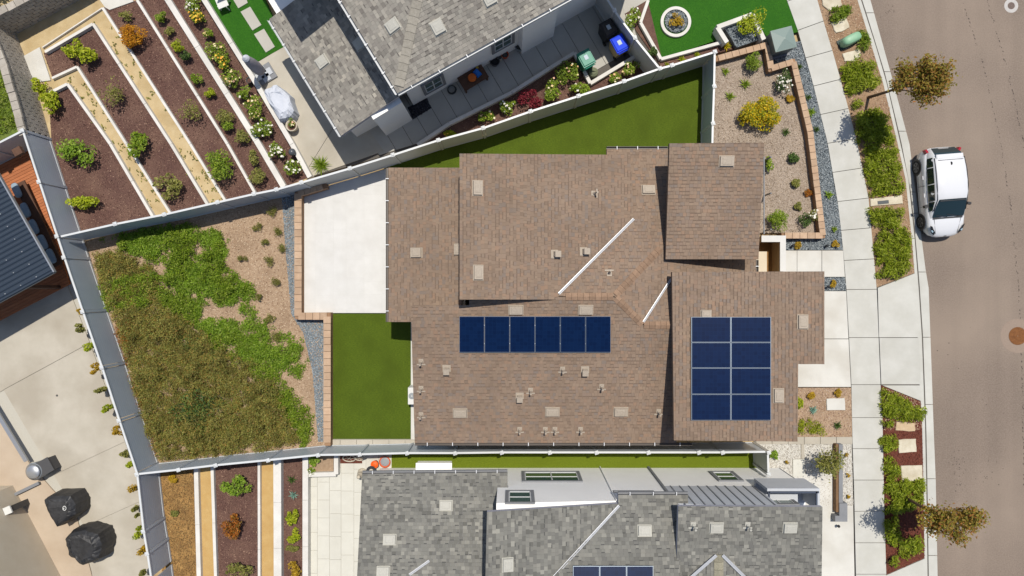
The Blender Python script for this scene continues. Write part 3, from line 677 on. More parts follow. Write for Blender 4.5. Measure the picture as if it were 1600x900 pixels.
def ridge_caps(p0, p1, roof, mat, w=.30, step=.24):
    d = p1 - p0; n = max(1, round(d.length / step))
    for i in range(n):
        a = p0 + d * (i / n); b2 = p0 + d * ((i + .97) / n); dd = Vector((d.x, d.y, 0)).normalized(); nr = Vector((-dd.y, dd.x, 0)) * (w / 2)
        dz = Vector((0, 0, .055)); lo = Vector((0, 0, -.005)); t = Vector((0, 0, .012))
        vv = [a - nr + lo + t, a + dz + t, a + nr + lo + t, b2 - nr + lo, b2 + dz, b2 + nr + lo]; vv += [v - Vector((0, 0, .05)) for v in vv]
        o = mesh_obj('ridge_cap', vv, [(0, 3, 4, 1), (1, 4, 5, 2), (6, 7, 10, 9), (7, 8, 11, 10), (0, 1, 7, 6), (1, 2, 8, 7), (3, 9, 10, 4), (4, 10, 11, 5), (0, 6, 9, 3), (2, 5, 11, 8)], mat)
        o.parent = roof
def valley(p0, p1, roof, w=.17, z=.05):
    d = p1 - p0; dd = Vector((d.x, d.y, 0)).normalized(); n = Vector((-dd.y, dd.x, 0)); b = MB(); Z = Vector((0, 0, z))
    prof = [(-w / 2, .028), (-w * .3, .03), (-w * .12, .004), (0, .02), (w * .12, .004), (w * .3, .03), (w / 2, .028)]
    for (s0, h0), (s1, h1) in zip(prof, prof[1:]):
        b.add([p0 + n * s0 + Z + Vector((0, 0, h0)), p1 + n * s0 + Z + Vector((0, 0, h0)), p1 + n * s1 + Z + Vector((0, 0, h1)), p0 + n * s1 + Z + Vector((0, 0, h1))], [(3, 2, 1, 0)])
    o = b.build('valley_flashing', M_flash); o.parent = roof
def gutter(p0, p1, roof, out, mat=M_gutter, straps=5, w=.11):   # open channel hung outside an eave, with pale straps
    d = p1 - p0; o3 = Vector((out[0], out[1], 0)).normalized(); b = MB(); z = Vector((0, 0, 1))
    prof = [(0.0, .02), (.0, -.09), (w, -.09), (w, .03), (w - .012, .03), (w - .012, -.078), (.012, -.078), (.012, .02)]
    for (s0, h0), (s1, h1) in zip(prof, prof[1:]):
        b.add([p0 + o3 * s0 + z * h0, p1 + o3 * s0 + z * h0, p1 + o3 * s1 + z * h1, p0 + o3 * s1 + z * h1], [(0, 1, 2, 3)])
    g_ = b.build('gutter', mat); g_.parent = roof
    dd = d.normalized()
    for i in range(straps):
        c = p0 + d * ((i + .5) / straps); s = MB(); q = [c - dd * .016, c + dd * .016]
        s.add([q[0] - o3 * .02 + z * .035, q[1] - o3 * .02 + z * .035, q[1] + o3 * (w + .01) + z * .04, q[0] + o3 * (w + .01) + z * .04], [(0, 1, 2, 3)])
        s.build('gutter_strap', M_gframe).parent = roof
def finish_roof(roofmb, parts, root, mat):
    r = roofmb.build('roof', mat, root)
    for p in parts: p.parent = r
    return r
M_panel = None
def solar_material():
    m, n, l, b = new_mat('solar_cells')
    g_ = n.new('ShaderNodeTexCoord'); mp = n.new('ShaderNodeMapping'); l.new(g_.outputs['UV'], mp.inputs['Vector'])
    t = n.new('ShaderNodeTexBrick'); t.offset = 0; t.inputs['Scale'].default_value = 1.0; t.inputs['Brick Width'].default_value = .158; t.inputs['Row Height'].default_value = .158; t.inputs['Mortar Size'].default_value = .006
    t.inputs['Color1'].default_value = (.0012, .008, .036, 1); t.inputs['Color2'].default_value = (.0018, .011, .046, 1); t.inputs['Mortar'].default_value = (.003, .014, .052, 1)
    l.new(g_.outputs['Object'], t.inputs['Vector']); r = t
    l.new(r.outputs['Color'], b.inputs['Base Color']); b.inputs['Roughness'].default_value = .21; b.inputs['Specular IOR Level'].default_value = .32
    return m
M_panel = solar_material(); M_pframe = plain('panel_frame', A(168, 182, 196), .35, .6); M_pdark = plain('panel_edge', (.01, .012, .018, 1), .5)
def solar_array(label, pl, xs, ys_, lift=.11):
    root = thing('solar_array', label, 'solar panels', tuple(on_plane(xs[0], ys_[0], pl)))
    pl2 = (pl[0] + lift, pl[1], pl[2]); lo = (pl[0] + lift - .045, pl[1], pl[2])
    for i in range(len(xs) - 1):
        for j in range(len(ys_) - 1):
            q = [on_plane(x, y, pl2) for x, y in ((xs[i] + .35, ys_[j] + .35), (xs[i + 1] - .35, ys_[j] + .35), (xs[i + 1] - .35, ys_[j + 1] - .35), (xs[i] + .35, ys_[j + 1] - .35))]
            xy = ccw([(v.x, v.y) for v in q]); c = (sum(a for a, _ in xy) / 4, sum(b2 for _, b2 in xy) / 4)
            pn = MB().prism(xy, lambda x, y: zpl(lo, x, y), lambda x, y: zpl(pl2, x, y)).build('solar_panel', M_panel, root)
            b = MB(); cor = [Vector((x, y, zpl(pl2, x, y))) for x, y in xy]; inn = [v.lerp(Vector((c[0], c[1], zpl(pl2, *c))), .022) for v in cor]
            up = Vector((0, 0, .006)); k = 4
            for a in range(4):
                a2 = (a + 1) % 4; b.add([cor[a] + up, cor[a2] + up, inn[a2] + up, inn[a] + up], [(0, 1, 2, 3)])
                b.add([cor[a] - up * 4, cor[a2] - up * 4, cor[a2] + up, cor[a] + up], [(0, 1, 2, 3)])
            sub(b.build('panel_frame', M_pframe if True else M_pdark), pn)
    for x in (xs[0] + 3, xs[-1] - 3) if len(xs) < len(ys_) else (): pass
    rl = MB()
    for yy in (ys_[0] + (ys_[1] - ys_[0]) * .25, ys_[-1] - (ys_[1] - ys_[0]) * .25):
        a = on_plane(xs[0] + 2, yy, pl); c = on_plane(xs[-1] - 2, yy, pl); rl.bar(a + Vector((0, 0, .02)), c + Vector((0, 0, .02)), .04, .035)
    rl.build('mounting_rail', M_metal, root)
    return root

# ================================================================ the brown roofed house
PS = (4.798, 0, .27); PN = (4.602, 0, -.27); PR = (5.817, -.27, 0); PB = (5.168, -.27, 0); PA = (4.336, .27, 0); PN2 = (4.116, 0, -.18)
PD = (4.226, 0, .15); PG = (4.43, .05, 0)
house = thing('brown_roofed_house', 'house with brown shingle roof of many planes and two dark blue solar arrays', 'house', (0, 0, 0))
rm = MB(); rp = []
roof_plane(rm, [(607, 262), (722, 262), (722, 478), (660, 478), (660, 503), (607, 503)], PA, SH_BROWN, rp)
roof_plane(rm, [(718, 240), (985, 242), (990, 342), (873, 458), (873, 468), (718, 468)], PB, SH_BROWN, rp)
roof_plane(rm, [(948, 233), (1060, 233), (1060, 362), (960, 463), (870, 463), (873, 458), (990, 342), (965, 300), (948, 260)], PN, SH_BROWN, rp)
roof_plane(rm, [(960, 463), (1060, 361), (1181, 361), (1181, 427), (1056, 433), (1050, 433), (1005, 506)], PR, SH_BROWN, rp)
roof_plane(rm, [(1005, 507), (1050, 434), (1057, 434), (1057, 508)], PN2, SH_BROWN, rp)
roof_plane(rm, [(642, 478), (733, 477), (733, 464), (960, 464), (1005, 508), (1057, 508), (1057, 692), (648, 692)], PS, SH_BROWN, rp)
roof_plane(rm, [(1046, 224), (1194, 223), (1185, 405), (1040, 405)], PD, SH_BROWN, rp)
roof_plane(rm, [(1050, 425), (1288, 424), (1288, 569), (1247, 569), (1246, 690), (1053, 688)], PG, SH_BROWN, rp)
roof = finish_roof(rm, rp, house, M_fasc)
CAPM = surf('ridge_cap_shingle', A(146, 119, 98), A(164, 136, 113), 9, .95, .3, 60, island=.14)
ridge_caps(on_plane(962, 461, PN), on_plane(1032, 388, PN), roof, CAPM)
ridge_caps(on_plane(962, 465, PS), on_plane(1004, 507, PS), roof, CAPM)
ridge_caps(on_plane(1006, 508, PS), on_plane(1050, 508, PS), roof, CAPM)
ridge_caps(on_plane(884, 463.5, PS), on_plane(958, 463.5, PS), roof, CAPM)
valley(on_plane(873, 459, PB), on_plane(990, 342, PB), roof, .10); valley(on_plane(1005, 503, PR), on_plane(1048, 436, PR), roof, .085)
gutter(on_plane(607, 262, PA), on_plane(607, 503, PA), roof, (-1, 0), straps=7)
gutter(on_plane(648, 692, PS), on_plane(1082, 692, PS), roof, (0, -1), straps=11)
gutter(on_plane(948, 233, PN), on_plane(1044, 233, PN), roof, (0, 1), straps=3)
gutter(on_plane(1181, 406, PR), on_plane(1181, 426, PR), roof, (1, 0), straps=1)
for pl, vs_ in ((PA, [(651, 395, .44, .56)]), (PB, [(746, 294, .62, .42), (747, 426, .62, .42)]), (PN, [(1013, 297, .58, .44)]), (PD, [(1135, 252, .62, .46)]),
                (PS, [(806, 484, .62, .43), (915, 484, .62, .43), (719, 645, .62, .43), (863, 643, .62, .43), (970, 643, .62, .43)]), (PG, [(1103, 490, .3, .44), (1254, 503, .6, .44), (1216, 618, .6, .44)])):
    for x, y, w, d in vs_: vent('box', pl, x, y, roof, w=w, d=d)
vent('box', PA, 715, 390, roof, w=.5, d=.3)
for x, y in ((868, 397), (913, 393)): vent('hood', PB, x, y, roof)
for x, y in ((698, 577), (914, 579), (812, 620)): vent('hood', PS, x, y, roof)
vent('pipe', PB, 928, 302, roof); vent('pipe', PN, 952, 427, roof)
for x, y in ((658, 565), (658, 607), (658, 648), (879, 577), (940, 604), (829, 610), (1029, 643), (812, 671), (852, 671), (867, 671), (907, 671)): vent('pipe', PS, x, y, roof)
solar_array('row of six dark blue solar panels on the south slope of the brown roof', PS, [717.5 + 39.5 * i for i in range(7)], [494, 551])
solar_array('block of eight dark blue solar panels, two by four, on the garage roof', PG, [1080, 1142, 1205], [495, 535, 575, 616, 657])
def wall_under(pts_px, z, pl_list, root, mat, base=-.1, nm='wall', inset=.0):   # wall up to just below the lowest of the planes over it
    return MB().prism(pxs(pts_px, z), base, lambda x, y: min(zpl(pl, x, y) for pl in pl_list) - .205).build(nm, mat, root)
wall_under([(622, 275), (728, 275), (728, 490), (622, 490)], 3.2, [PA], house, M_beige)
wall_under([(732, 255), (940, 255), (940, 462), (732, 462)], 4.6, [PB], house, M_beige)
wall_under([(940.5, 255), (1030, 255), (1030, 460), (940.5, 460)], 3.6, [PN, PR], house, M_beige)
wall_under([(660, 492), (1060, 512), (1060, 678), (664, 678)], 3.4, [PS], house, M_beige)
wall_under([(1056, 240), (1182, 240), (1176, 394), (1052, 394)], 4.2, [PD], house, M_beige)
wall_under([(1060, 438), (1276, 438), (1276, 556), (1236, 556), (1236, 678), (1062, 678)], 4.4, [PG], house, M_beige)
wall_under([(1030.5, 395), (1150, 395), (1150, 437), (1030.5, 437)], 3.0, [PR], house, M_beige)
# garage door seen edge on and entry court wall
court = thing('entry_court_wall', 'low white L shaped court wall with tan inside by the front entry', 'wall', tuple(P(1210, 395)))
zc = 1.15
MB().prism(pxs([(1190, 368), (1228, 368), (1228, 424), (1219, 424), (1219, 378), (1190, 378)], zc), zc - .07, zc).build('cap', M_paver, court)
MB().prism(pxs([(1190, 369.5), (1226.5, 369.5), (1226.5, 424), (1220.5, 424), (1220.5, 376.5), (1190, 376.5)], zc), -.1, zc - .07).build('wall_body', M_tan, court)
st = MB().prism(pxs([(1180, 393), (1198, 393), (1198, 430), (1180, 430)], .6), -.05, .62).build('entry_bench', M_beige); tag(st, 'pale beige stucco ledge beside the front door', 'ledge')
struct('entry_floor', [(1150, 372), (1212, 372), (1212, 432), (1150, 432)], surf('entry_tile', A(130, 92, 44), A(146, 106, 56), 3, .8), .02)
rail = MB().bar(P(1193.5, 245, .9), P(1193.5, 366, .9), .05, .04).bar(P(1193.5, 250), P(1193.5, 252), .06, .9).bar(P(1193.5, 305), P(1193.5, 307), .06, .9).bar(P(1193.5, 360), P(1193.5, 362), .06, .9).build('metal_rail', M_dgrey)
tag(rail, 'slim grey metal rail beside the garage block, edge of front yard', 'rail')

# ================================================================ upper neighbour: warm grey roofs
ZM = 5.3
E1, E2, E3 = P(500, -52.5, ZM), P(621, 146, ZM), P(1010, -69, ZM)
dirA = (E1 - E2).normalized(); dirB = (E3 - E2).normalized(); inn = E2 + dirA * 3 + dirB * 3
PM1 = eave_plane(E1, E2, ZM, .30, inn.xy); PM2 = eave_plane(E2, E3, ZM, .30, inn.xy)
hip_end = E2 + (dirA + dirB) * 5.0
gh = thing('grey_roofed_house', 'two storey white house with warm grey shingle roofs, at top of picture', 'house', (E2.x, E2.y, 0))
gm = MB(); gp = []
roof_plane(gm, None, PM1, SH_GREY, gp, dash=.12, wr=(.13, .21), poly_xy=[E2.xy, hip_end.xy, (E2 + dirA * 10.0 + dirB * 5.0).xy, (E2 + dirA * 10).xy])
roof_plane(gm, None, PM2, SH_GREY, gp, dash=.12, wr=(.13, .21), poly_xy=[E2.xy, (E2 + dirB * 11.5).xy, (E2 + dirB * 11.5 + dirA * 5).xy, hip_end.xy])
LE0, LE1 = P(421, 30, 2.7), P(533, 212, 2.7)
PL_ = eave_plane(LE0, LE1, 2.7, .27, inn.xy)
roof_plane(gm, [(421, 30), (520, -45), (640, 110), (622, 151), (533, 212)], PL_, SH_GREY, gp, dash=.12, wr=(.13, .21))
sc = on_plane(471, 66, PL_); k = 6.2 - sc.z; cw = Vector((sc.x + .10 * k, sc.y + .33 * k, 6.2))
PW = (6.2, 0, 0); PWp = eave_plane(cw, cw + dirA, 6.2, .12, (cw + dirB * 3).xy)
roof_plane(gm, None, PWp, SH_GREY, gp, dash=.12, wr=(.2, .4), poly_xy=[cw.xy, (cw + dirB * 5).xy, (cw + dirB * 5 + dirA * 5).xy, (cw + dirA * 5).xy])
groof = finish_roof(gm, gp, gh, M_fascg)
CAPG = surf('grey_ridge_cap', A(156, 150, 138), A(178, 172, 160), 9, .95, .3, 60, island=.14)
hp = Vector((hip_end.x, hip_end.y, zpl(PM1, hip_end.x, hip_end.y)))
ridge_caps(E2.lerp(hp, .04), hp, groof, CAPG, .38, .30)
gutter(E1, E2, groof, -dirB.xy, M_gutterw, 9); gutter(E2, E3, groof, -dirA.xy, M_gutterw, 9); gutter(LE0, LE1, groof, -Vector((dirB.x, dirB.y)), M_gutterw, 7)
for pl, x, y, s in ((PM1, 614, 41, 0), (PM2, 684, 43, 0), (PM2, 764, -2, 0), (PL_, 504, 97, 0), (PL_, 563, 68, 0)): vent('box', pl, x, y, groof, True, s, .52, .58)
W0 = P(665, 154, 0); 
def Wp(s, off=0.0): v = Vector((W0.x, W0.y, 0)) + dirB * s + dirA * off; return (v.x, v.y)
# walls
sL = (Vector((E2.x, E2.y, 0)) - Vector((W0.x, W0.y, 0))).dot(dirB) + .35
MB().prism([Wp(sL, .0), Wp(11.0, .0), Wp(11.0, 8), Wp(sL, 8)], -.1, lambda x, y: min(ZM, zpl(PM2, x, y), zpl(PM1, x, y)) - .06).build('wall', M_white, gh)
lw = [XY(563, 214), XY(607, 188), XY(592, 60), XY(480, 80)]
MB().prism([(LE1 + dirB * .35 + dirA * .45).xy, (LE1 + dirB * 2.4 + dirA * .45).xy, (LE1 + dirB * 2.4 + dirA * 7).xy, (LE1 + dirB * .35 + dirA * 7).xy], -.1, lambda x, y: zpl(PL_, x, y) - .21).build('wall', M_white, gh)
pq = [P(604, 212), P(644.5, 187.5)]
MB().prism([pq[0].xy, pq[1].xy, (pq[1] + dirA * 1.3).xy, (pq[0] + dirA * 1.3).xy], -.1, 3.05).build('wall_pier', M_white, gh)
MB().prism([(cw + dirB * .5 + dirA * .5).xy, (cw + dirB * 5 + dirA * .5).xy, (cw + dirB * 5 + dirA * 5).xy, (cw + dirB * .5 + dirA * 5).xy], -.1, 6.0).build('wall', M_white, gh)
MB().prism([Wp(5.0, -.35), Wp(6.7, -.35), Wp(6.7, .2), Wp(5.0, .2)], -.1, 5.0).build('wall_pier', M_white, gh)
def wall_window(corners, p0, p1, out, root, panes=2, trim=M_dgrey, vertical=False, proud=.05):
    c = [on_wall(x, y, p0, p1) for x, y in corners]; out = Vector((out[0], out[1], 0)).normalized()
    s = [((v.x - p0[0]) * (p1[0] - p0[0]) + (v.y - p0[1]) * (p1[1] - p0[1])) / math.hypot(p1[0] - p0[0], p1[1] - p0[1]) for v in c]
    dv_ = Vector((p1[0] - p0[0], p1[1] - p0[1], 0)).normalized(); s0, s1 = min(s), max(s); z0, z1 = min(v.z for v in c), max(v.z for v in c)
    def fr(a0, a1, b0, b1, d0, d1):
        o0 = Vector((p0[0], p0[1], 0)); b = MB(); vv = []
        for dpt in (d0, d1):
            for a, z in ((a0, b0), (a1, b0), (a1, b1), (a0, b1)): q = o0 + dv_ * a + out * dpt; vv.append((q.x, q.y, z))
        return b.add(vv, [(0, 1, 2, 3), (4, 5, 6, 7), (0, 4, 5, 1), (1, 5, 6, 2), (2, 6, 7, 3), (3, 7, 4, 0)])
    t = .13; w = fr(s0, s1, z0, z1, 0.0, .02).build('window', trim, root)
    b = MB()
    for q in ((s0, s0 + t, z0, z1), (s1 - t, s1, z0, z1), (s0 + t, s1 - t, z0, z0 + t), (s0 + t, s1 - t, z1 - t, z1)): f = fr(*q, .02, .07); b.add(f.v, f.f)
    sub(b.build('trim', trim), w)
    b = MB(); u = .05; a0, a1, b0, b1 = s0 + t, s1 - t, z0 + t, z1 - t
    for q in ((a0, a0 + u, b0, b1), (a1 - u, a1, b0, b1), (a0, a1, b0, b0 + u), (a0, a1, b1 - u, b1)): f = fr(*q, .022, .05); b.add(f.v, f.f)
    for i in range(1, panes): m_ = lerp(a0, a1, i / panes); f = fr(m_ - u / 2, m_ + u / 2, b0 + u, b1 - u, .022, .048); b.add(f.v, f.f)
    zm = lerp(b0, b1, .5); f = fr(a0 + u, a1 - u, zm - .025, zm + .025, .022, .046); b.add(f.v, f.f)
    sub(b.build('sash', M_gframe), w)
    for i in range(panes):
        sub(fr(lerp(a0, a1, i / panes) + .01, lerp(a0, a1, (i + 1) / panes) - .01, b0 + .01, b1 - .01, .021, .030).build('pane', M_glass), w)
w0, w1 = Wp(-1.9), Wp(11)
wall_window([(657, 134), (691, 114), (696, 128), (663, 148)], w0, w1, -dirA.xy, gh)
wall_window([(767, 67), (802, 47), (803, 62), (772, 82)], w0, w1, -dirA.xy, gh)

# ================================================================ lower neighbour: cool grey roofs
Q1 = (1.01, 0, -.25); Q2 = (6.134, -.2, 0); Q3 = (3.426, 0, -.22); Q4 = (7.86, 0, .2)
qh = thing('white_walled_house', 'two storey white and grey house with cool grey shingle roofs, at bottom of picture', 'house', tuple(P(1000, 760)))
qm = MB(); qr = []
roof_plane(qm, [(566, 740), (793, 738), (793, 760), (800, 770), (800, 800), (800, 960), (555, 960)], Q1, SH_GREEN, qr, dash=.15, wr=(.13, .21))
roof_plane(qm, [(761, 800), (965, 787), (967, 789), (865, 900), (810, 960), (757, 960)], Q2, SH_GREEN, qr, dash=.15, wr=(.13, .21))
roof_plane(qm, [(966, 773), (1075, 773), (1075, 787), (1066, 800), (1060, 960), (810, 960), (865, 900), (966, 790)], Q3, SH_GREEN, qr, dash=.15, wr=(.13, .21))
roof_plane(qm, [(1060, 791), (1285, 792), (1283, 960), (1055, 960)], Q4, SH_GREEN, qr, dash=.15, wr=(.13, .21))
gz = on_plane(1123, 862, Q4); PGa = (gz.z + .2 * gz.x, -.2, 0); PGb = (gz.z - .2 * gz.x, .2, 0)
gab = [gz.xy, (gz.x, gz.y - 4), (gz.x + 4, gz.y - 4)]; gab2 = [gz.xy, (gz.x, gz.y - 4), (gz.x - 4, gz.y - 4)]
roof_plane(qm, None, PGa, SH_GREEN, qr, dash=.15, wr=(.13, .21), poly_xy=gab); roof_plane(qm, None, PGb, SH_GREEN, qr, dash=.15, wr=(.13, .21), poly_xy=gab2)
qroof = finish_roof(qm, qr, qh, M_fascg)
CAPQ = surf('cool_ridge_cap', A(140, 136, 118), A(164, 158, 138), 9, .95, .3, 60, island=.14)
ridge_caps(gz + Vector((0, -.1, .01)), gz + Vector((0, -4, .01)), qroof, CAPQ, .36, .30)
valley(gz + Vector((.12, -.1, .03)), gz + Vector((4, -4, -.77)), qroof, .12); valley(gz + Vector((-.12, -.1, .03)), gz + Vector((-4, -4, -.77)), qroof, .12)
valley(on_plane(967, 789, Q2), on_plane(812, 958, Q2), qroof, .10); valley(on_plane(671, 875, Q1), on_plane(640, 897, Q1), qroof, .10)
gutter(on_plane(566, 740, Q1), on_plane(793, 738, Q1), qroof, (0, 1), M_dgrey, 7); gutter(on_plane(966, 773, Q3), on_plane(1075, 773, Q3), qroof, (0, 1), M_dgrey, 3)
for pl, x, y in ((Q1, 697, 790), (Q1, 609, 843), (Q1, 599, 893), (Q3, 1007, 829), (Q4, 1119, 824), (Q4, 1234, 824), (Q2, 793, 882)): vent('box', pl, x, y, qroof, True, 0, .56, .45)
for x, y in ((1083, 820), (1168, 820)): vent('pipe', Q4, x, y, qroof, True)
solar_array('top edge of a dark solar array on the cool grey roof', Q3, [895, 937, 979, 1021], [884, 940], .12)
YW = -8.52; XL, XR = -.62, P(1216, 727).x
y2 = YW - 8
MB().prism([(XL, YW), (P(1012, 731).x, YW), (P(1012, 731).x, y2), (XL, y2)], -.1, lambda x, y: min(zpl(Q2, x, y), max(5.1, zpl(Q3, x, y))) - .06).build('wall', M_white, qh)
xm = P(1012, 731).x
MB().prism([(xm, YW + .002), (XR, YW + .002), (XR, y2), (xm, y2)], -.1, 2.95).build('wall', M_white, qh)
xb = P(1200, 765, 4.4).x; x4 = P(1282, 760, 4.4).x
MB().prism([(xm + .01, YW + .012), (xb, YW + .012), (xb, y2), (xm + .01, y2)], 2.951, lambda x, y: min(max(zpl(Q3, x, y), 5.0) if x < 7.2 else 5.85, zpl(Q4, x, y) - .3)).build('upper_wall', M_greyst, qh)
MB().prism([(xb, YW - .62), (11.7, YW - .62), (11.7, y2), (xb, y2)], 2.951, lambda x, y: min(5.85, zpl(Q4, x, y) - .3)).build('upper_wall', M_greyst, qh)
i = 0
while True:
    x = 6.8 + .39 * i
    if x > xb - .05: break
    MB().box((x, YW + .025, 4.4), (.045, .03, 2.86)).build('batten', M_dgrey, qh); i += 1
bal = MB().prism([(xb, YW + .30), (x4, YW + .30), (x4, YW - .7), (xb, YW - .7)], 2.80, 2.98).build('balcony_floor', M_greyst, qh)
pr = MB().box(((xb + x4) / 2, YW + .25, 3.65), (x4 - xb, .12, 1.35)).box((x4 - .06, YW - .2, 3.65), (.12, .78, 1.35)).build('balcony_parapet', M_greyst, qh)
M_navy = plain('navy_metal', A(62, 72, 90), .5)
tr = MB().box(((xb + x4) / 2, YW + .17, 4.36), (x4 - xb - .1, .07, .07)).box((xb + .05, YW - .2, 4.36), (.07, .8, .07)).box((x4 - .15, YW - .2, 4.36), (.07, .8, .07)).build('balcony_rail', M_navy, qh)
wall_window([(1190, 775), (1230, 775), (1235, 790), (1195, 790)], (xb, YW - .62), (x4, YW - .62), (0, 1), qh)
MB().prism([(P(574, 750, 2.9).x, YW + .0), (XL - .01, YW), (XL - .01, y2), (P(574, 750, 2.9).x, y2)], -.1, lambda x, y: zpl(Q1, x, y) - .21).build('wall', M_white, qh)
for a, b2, hgt in ((xm - .02, xm + .08, 5.0), (P(937, 733).x, P(937, 733).x + .03, 5.0)):
    MB().box(((a + b2) / 2, YW + .045, hgt / 2), (b2 - a, .07, hgt)).build('downspout', M_dgrey if hgt == 5 and b2 - a > .05 else M_white, qh)
MB().box((XR + .03, YW - .03, 1.5), (.07, .07, 2.9)).build('downspout', M_dgrey, qh)
wl0, wl1 = (XL, YW), (XR, YW)
wall_window([(815, 738), (905, 738), (906, 753), (818, 754)], wl0, wl1, (0, 1), qh, 2)
wall_window([(790, 769), (834, 768), (836, 788), (790, 788)], wl0, wl1, (0, 1), qh, 1)
wall_window([(1107, 738), (1145, 738), (1160, 753), (1125, 753)], wl0, wl1, (0, 1), qh, 1)
lv = on_wall(990, 769, wl0, wl1); lo_ = MB()
for kx in range(5): lo_.box((lv.x, YW + .02 + .008 * kx, lv.z - .12 + kx * .06), (1.7, .04, .03))
lo_.build('louvre', M_dgrey, qh)
pm = MB().box(tuple(P(678, 731, .45).xy) + (.45,), (1.6, .42, .9), 0, .985).box(tuple(P(678, 731, .92).xy) + (.92,), (1.66, .46, .04)).build('utility_cabinet', M_white); tag(pm, 'white flat topped cabinet against the cool grey roofed house', 'cabinet')

# ================================================================ house at the left, out of frame except its shadow and eave
h0 = P(14, 809); hz = 6.0; hc = Vector((h0.x + .10 * hz, h0.y + .33 * hz, hz))
ed = (P(62, 900) - P(14, 809)).normalized(); wd = Vector((-1, -.02, 0)).normalized()
lhh = thing('tan_house', 'corner of a tan house beyond the lower left edge', 'house', (hc.x - 2, hc.y - 3, 0))
pg = [hc.xy, (hc + ed * 7).xy, (hc + ed * 7 + wd * 9).xy, (hc + wd * 9).xy]
MB().prism([(p[0], p[1]) for p in pg], hz - .2, hz).build('roof', M_deckg, lhh)
cc = Vector((sum(p[0] for p in pg) / 4, sum(p[1] for p in pg) / 4))
MB().prism([tuple(cc.lerp(Vector(p), .86)) for p in pg], -.1, hz - .2).build('wall', M_beige, lhh)

# ---------------------------------------------------------------- plants
PAL = {
 'ygreen': [A(92, 108, 8), A(150, 164, 20), A(184, 194, 40), A(120, 140, 14), A(206, 204, 70)],
 'green':  [A(66, 92, 16), A(116, 144, 28), A(152, 172, 50), A(90, 116, 22), A(172, 186, 80)],
 'olive':  [A(84, 90, 38), A(128, 130, 56), A(158, 156, 80), A(104, 108, 46), A(176, 170, 104)],
 'dark':   [A(38, 58, 24), A(66, 92, 36), A(96, 122, 54), A(50, 74, 30), A(120, 142, 74)],
 'orange': [A(150, 92, 10), A(206, 138, 22), A(226, 168, 44), A(176, 112, 14), A(130, 110, 20)],
 'rust':   [A(140, 80, 24), A(190, 116, 40), A(166, 96, 30), A(120, 98, 34), A(206, 140, 60)],
 'teal':   [A(84, 124, 110), A(130, 168, 150), A(156, 190, 172), A(104, 142, 126)],
 'red':    [A(84, 18, 30), A(130, 34, 48), A(110, 24, 40), A(150, 60, 70)],
 'yellow': [A(200, 160, 10), A(230, 194, 24), A(150, 150, 24), A(110, 130, 24), A(236, 206, 60)],
 'ochre':  [A(160, 130, 24), A(196, 160, 40), A(140, 112, 20), A(206, 176, 70)],
 'brownleaf': [A(96, 84, 28), A(136, 118, 42), A(118, 122, 40), A(158, 100, 50), A(152, 142, 62), A(116, 76, 44)],
 'lime':   [A(80, 112, 22), A(120, 152, 34), A(148, 174, 54), A(100, 132, 26), A(170, 190, 88)],
 'scrub':  [A(84, 84, 38), A(120, 119, 56), A(144, 138, 76), A(98, 104, 46), A(144, 112, 58), A(106, 122, 54)],
 'hedge':  [A(88, 108, 12), A(132, 148, 24), A(164, 176, 46), A(108, 126, 18), A(186, 192, 80)],
}
PAL = {k: [tuple(min(.7, x * {'scrub': 1.75, 'brownleaf': 1.35, 'rust': 1.1, 'olive': 1.25}.get(k, 1.25)) for x in c[:3]) + (1,) for c in v] for k, v in PAL.items()}  # leaf colours lightened to make up for the leaves shading each other
LM = {k: bits('leaf_' + k, v, .6, (2.2, .34 if k == 'scrub' else .16), .38, .3) for k, v in PAL.items()}
FLW = {'white': bits('petal_white', [A(236, 232, 220), A(244, 240, 226), A(226, 216, 200)], .7), 'pale': bits('petal_pale', [A(240, 226, 160), A(246, 236, 196), A(232, 190, 120), A(240, 190, 170)], .7),
       'yellow': bits('petal_yellow', [A(240, 190, 50), A(244, 206, 80), A(236, 160, 60)], .7)}
M_bark = surf('bark', A(96, 76, 56), A(124, 100, 76), 12, .95, .5, 60)
def blob(n, r, h, lumps, seed, hollow=.55):
    rg = np.random.default_rng(seed); c = []
    L = []
    for i in range(lumps):
        a = rg.uniform(0, 6.28); d = math.sqrt(rg.uniform(0, 1)) * .68; L.append((math.cos(a) * d * r[0], math.sin(a) * d * r[1], h * rg.uniform(.45, .8), rg.uniform(.28, .5)))
    L = np.array(L); k = rg.integers(0, lumps, n); v = rg.normal(0, 1, (n, 3)); v /= np.linalg.norm(v, axis=1)[:, None]
    v *= (hollow + (1 - hollow) * rg.random(n)[:, None] ** .6); s = L[k, 3][:, None]
    C = L[k, :3] + v * s * np.array([r[0], r[1], h * .62])
    C[:, 2] = np.clip(C[:, 2], .03, None); return C
_ps = [100]
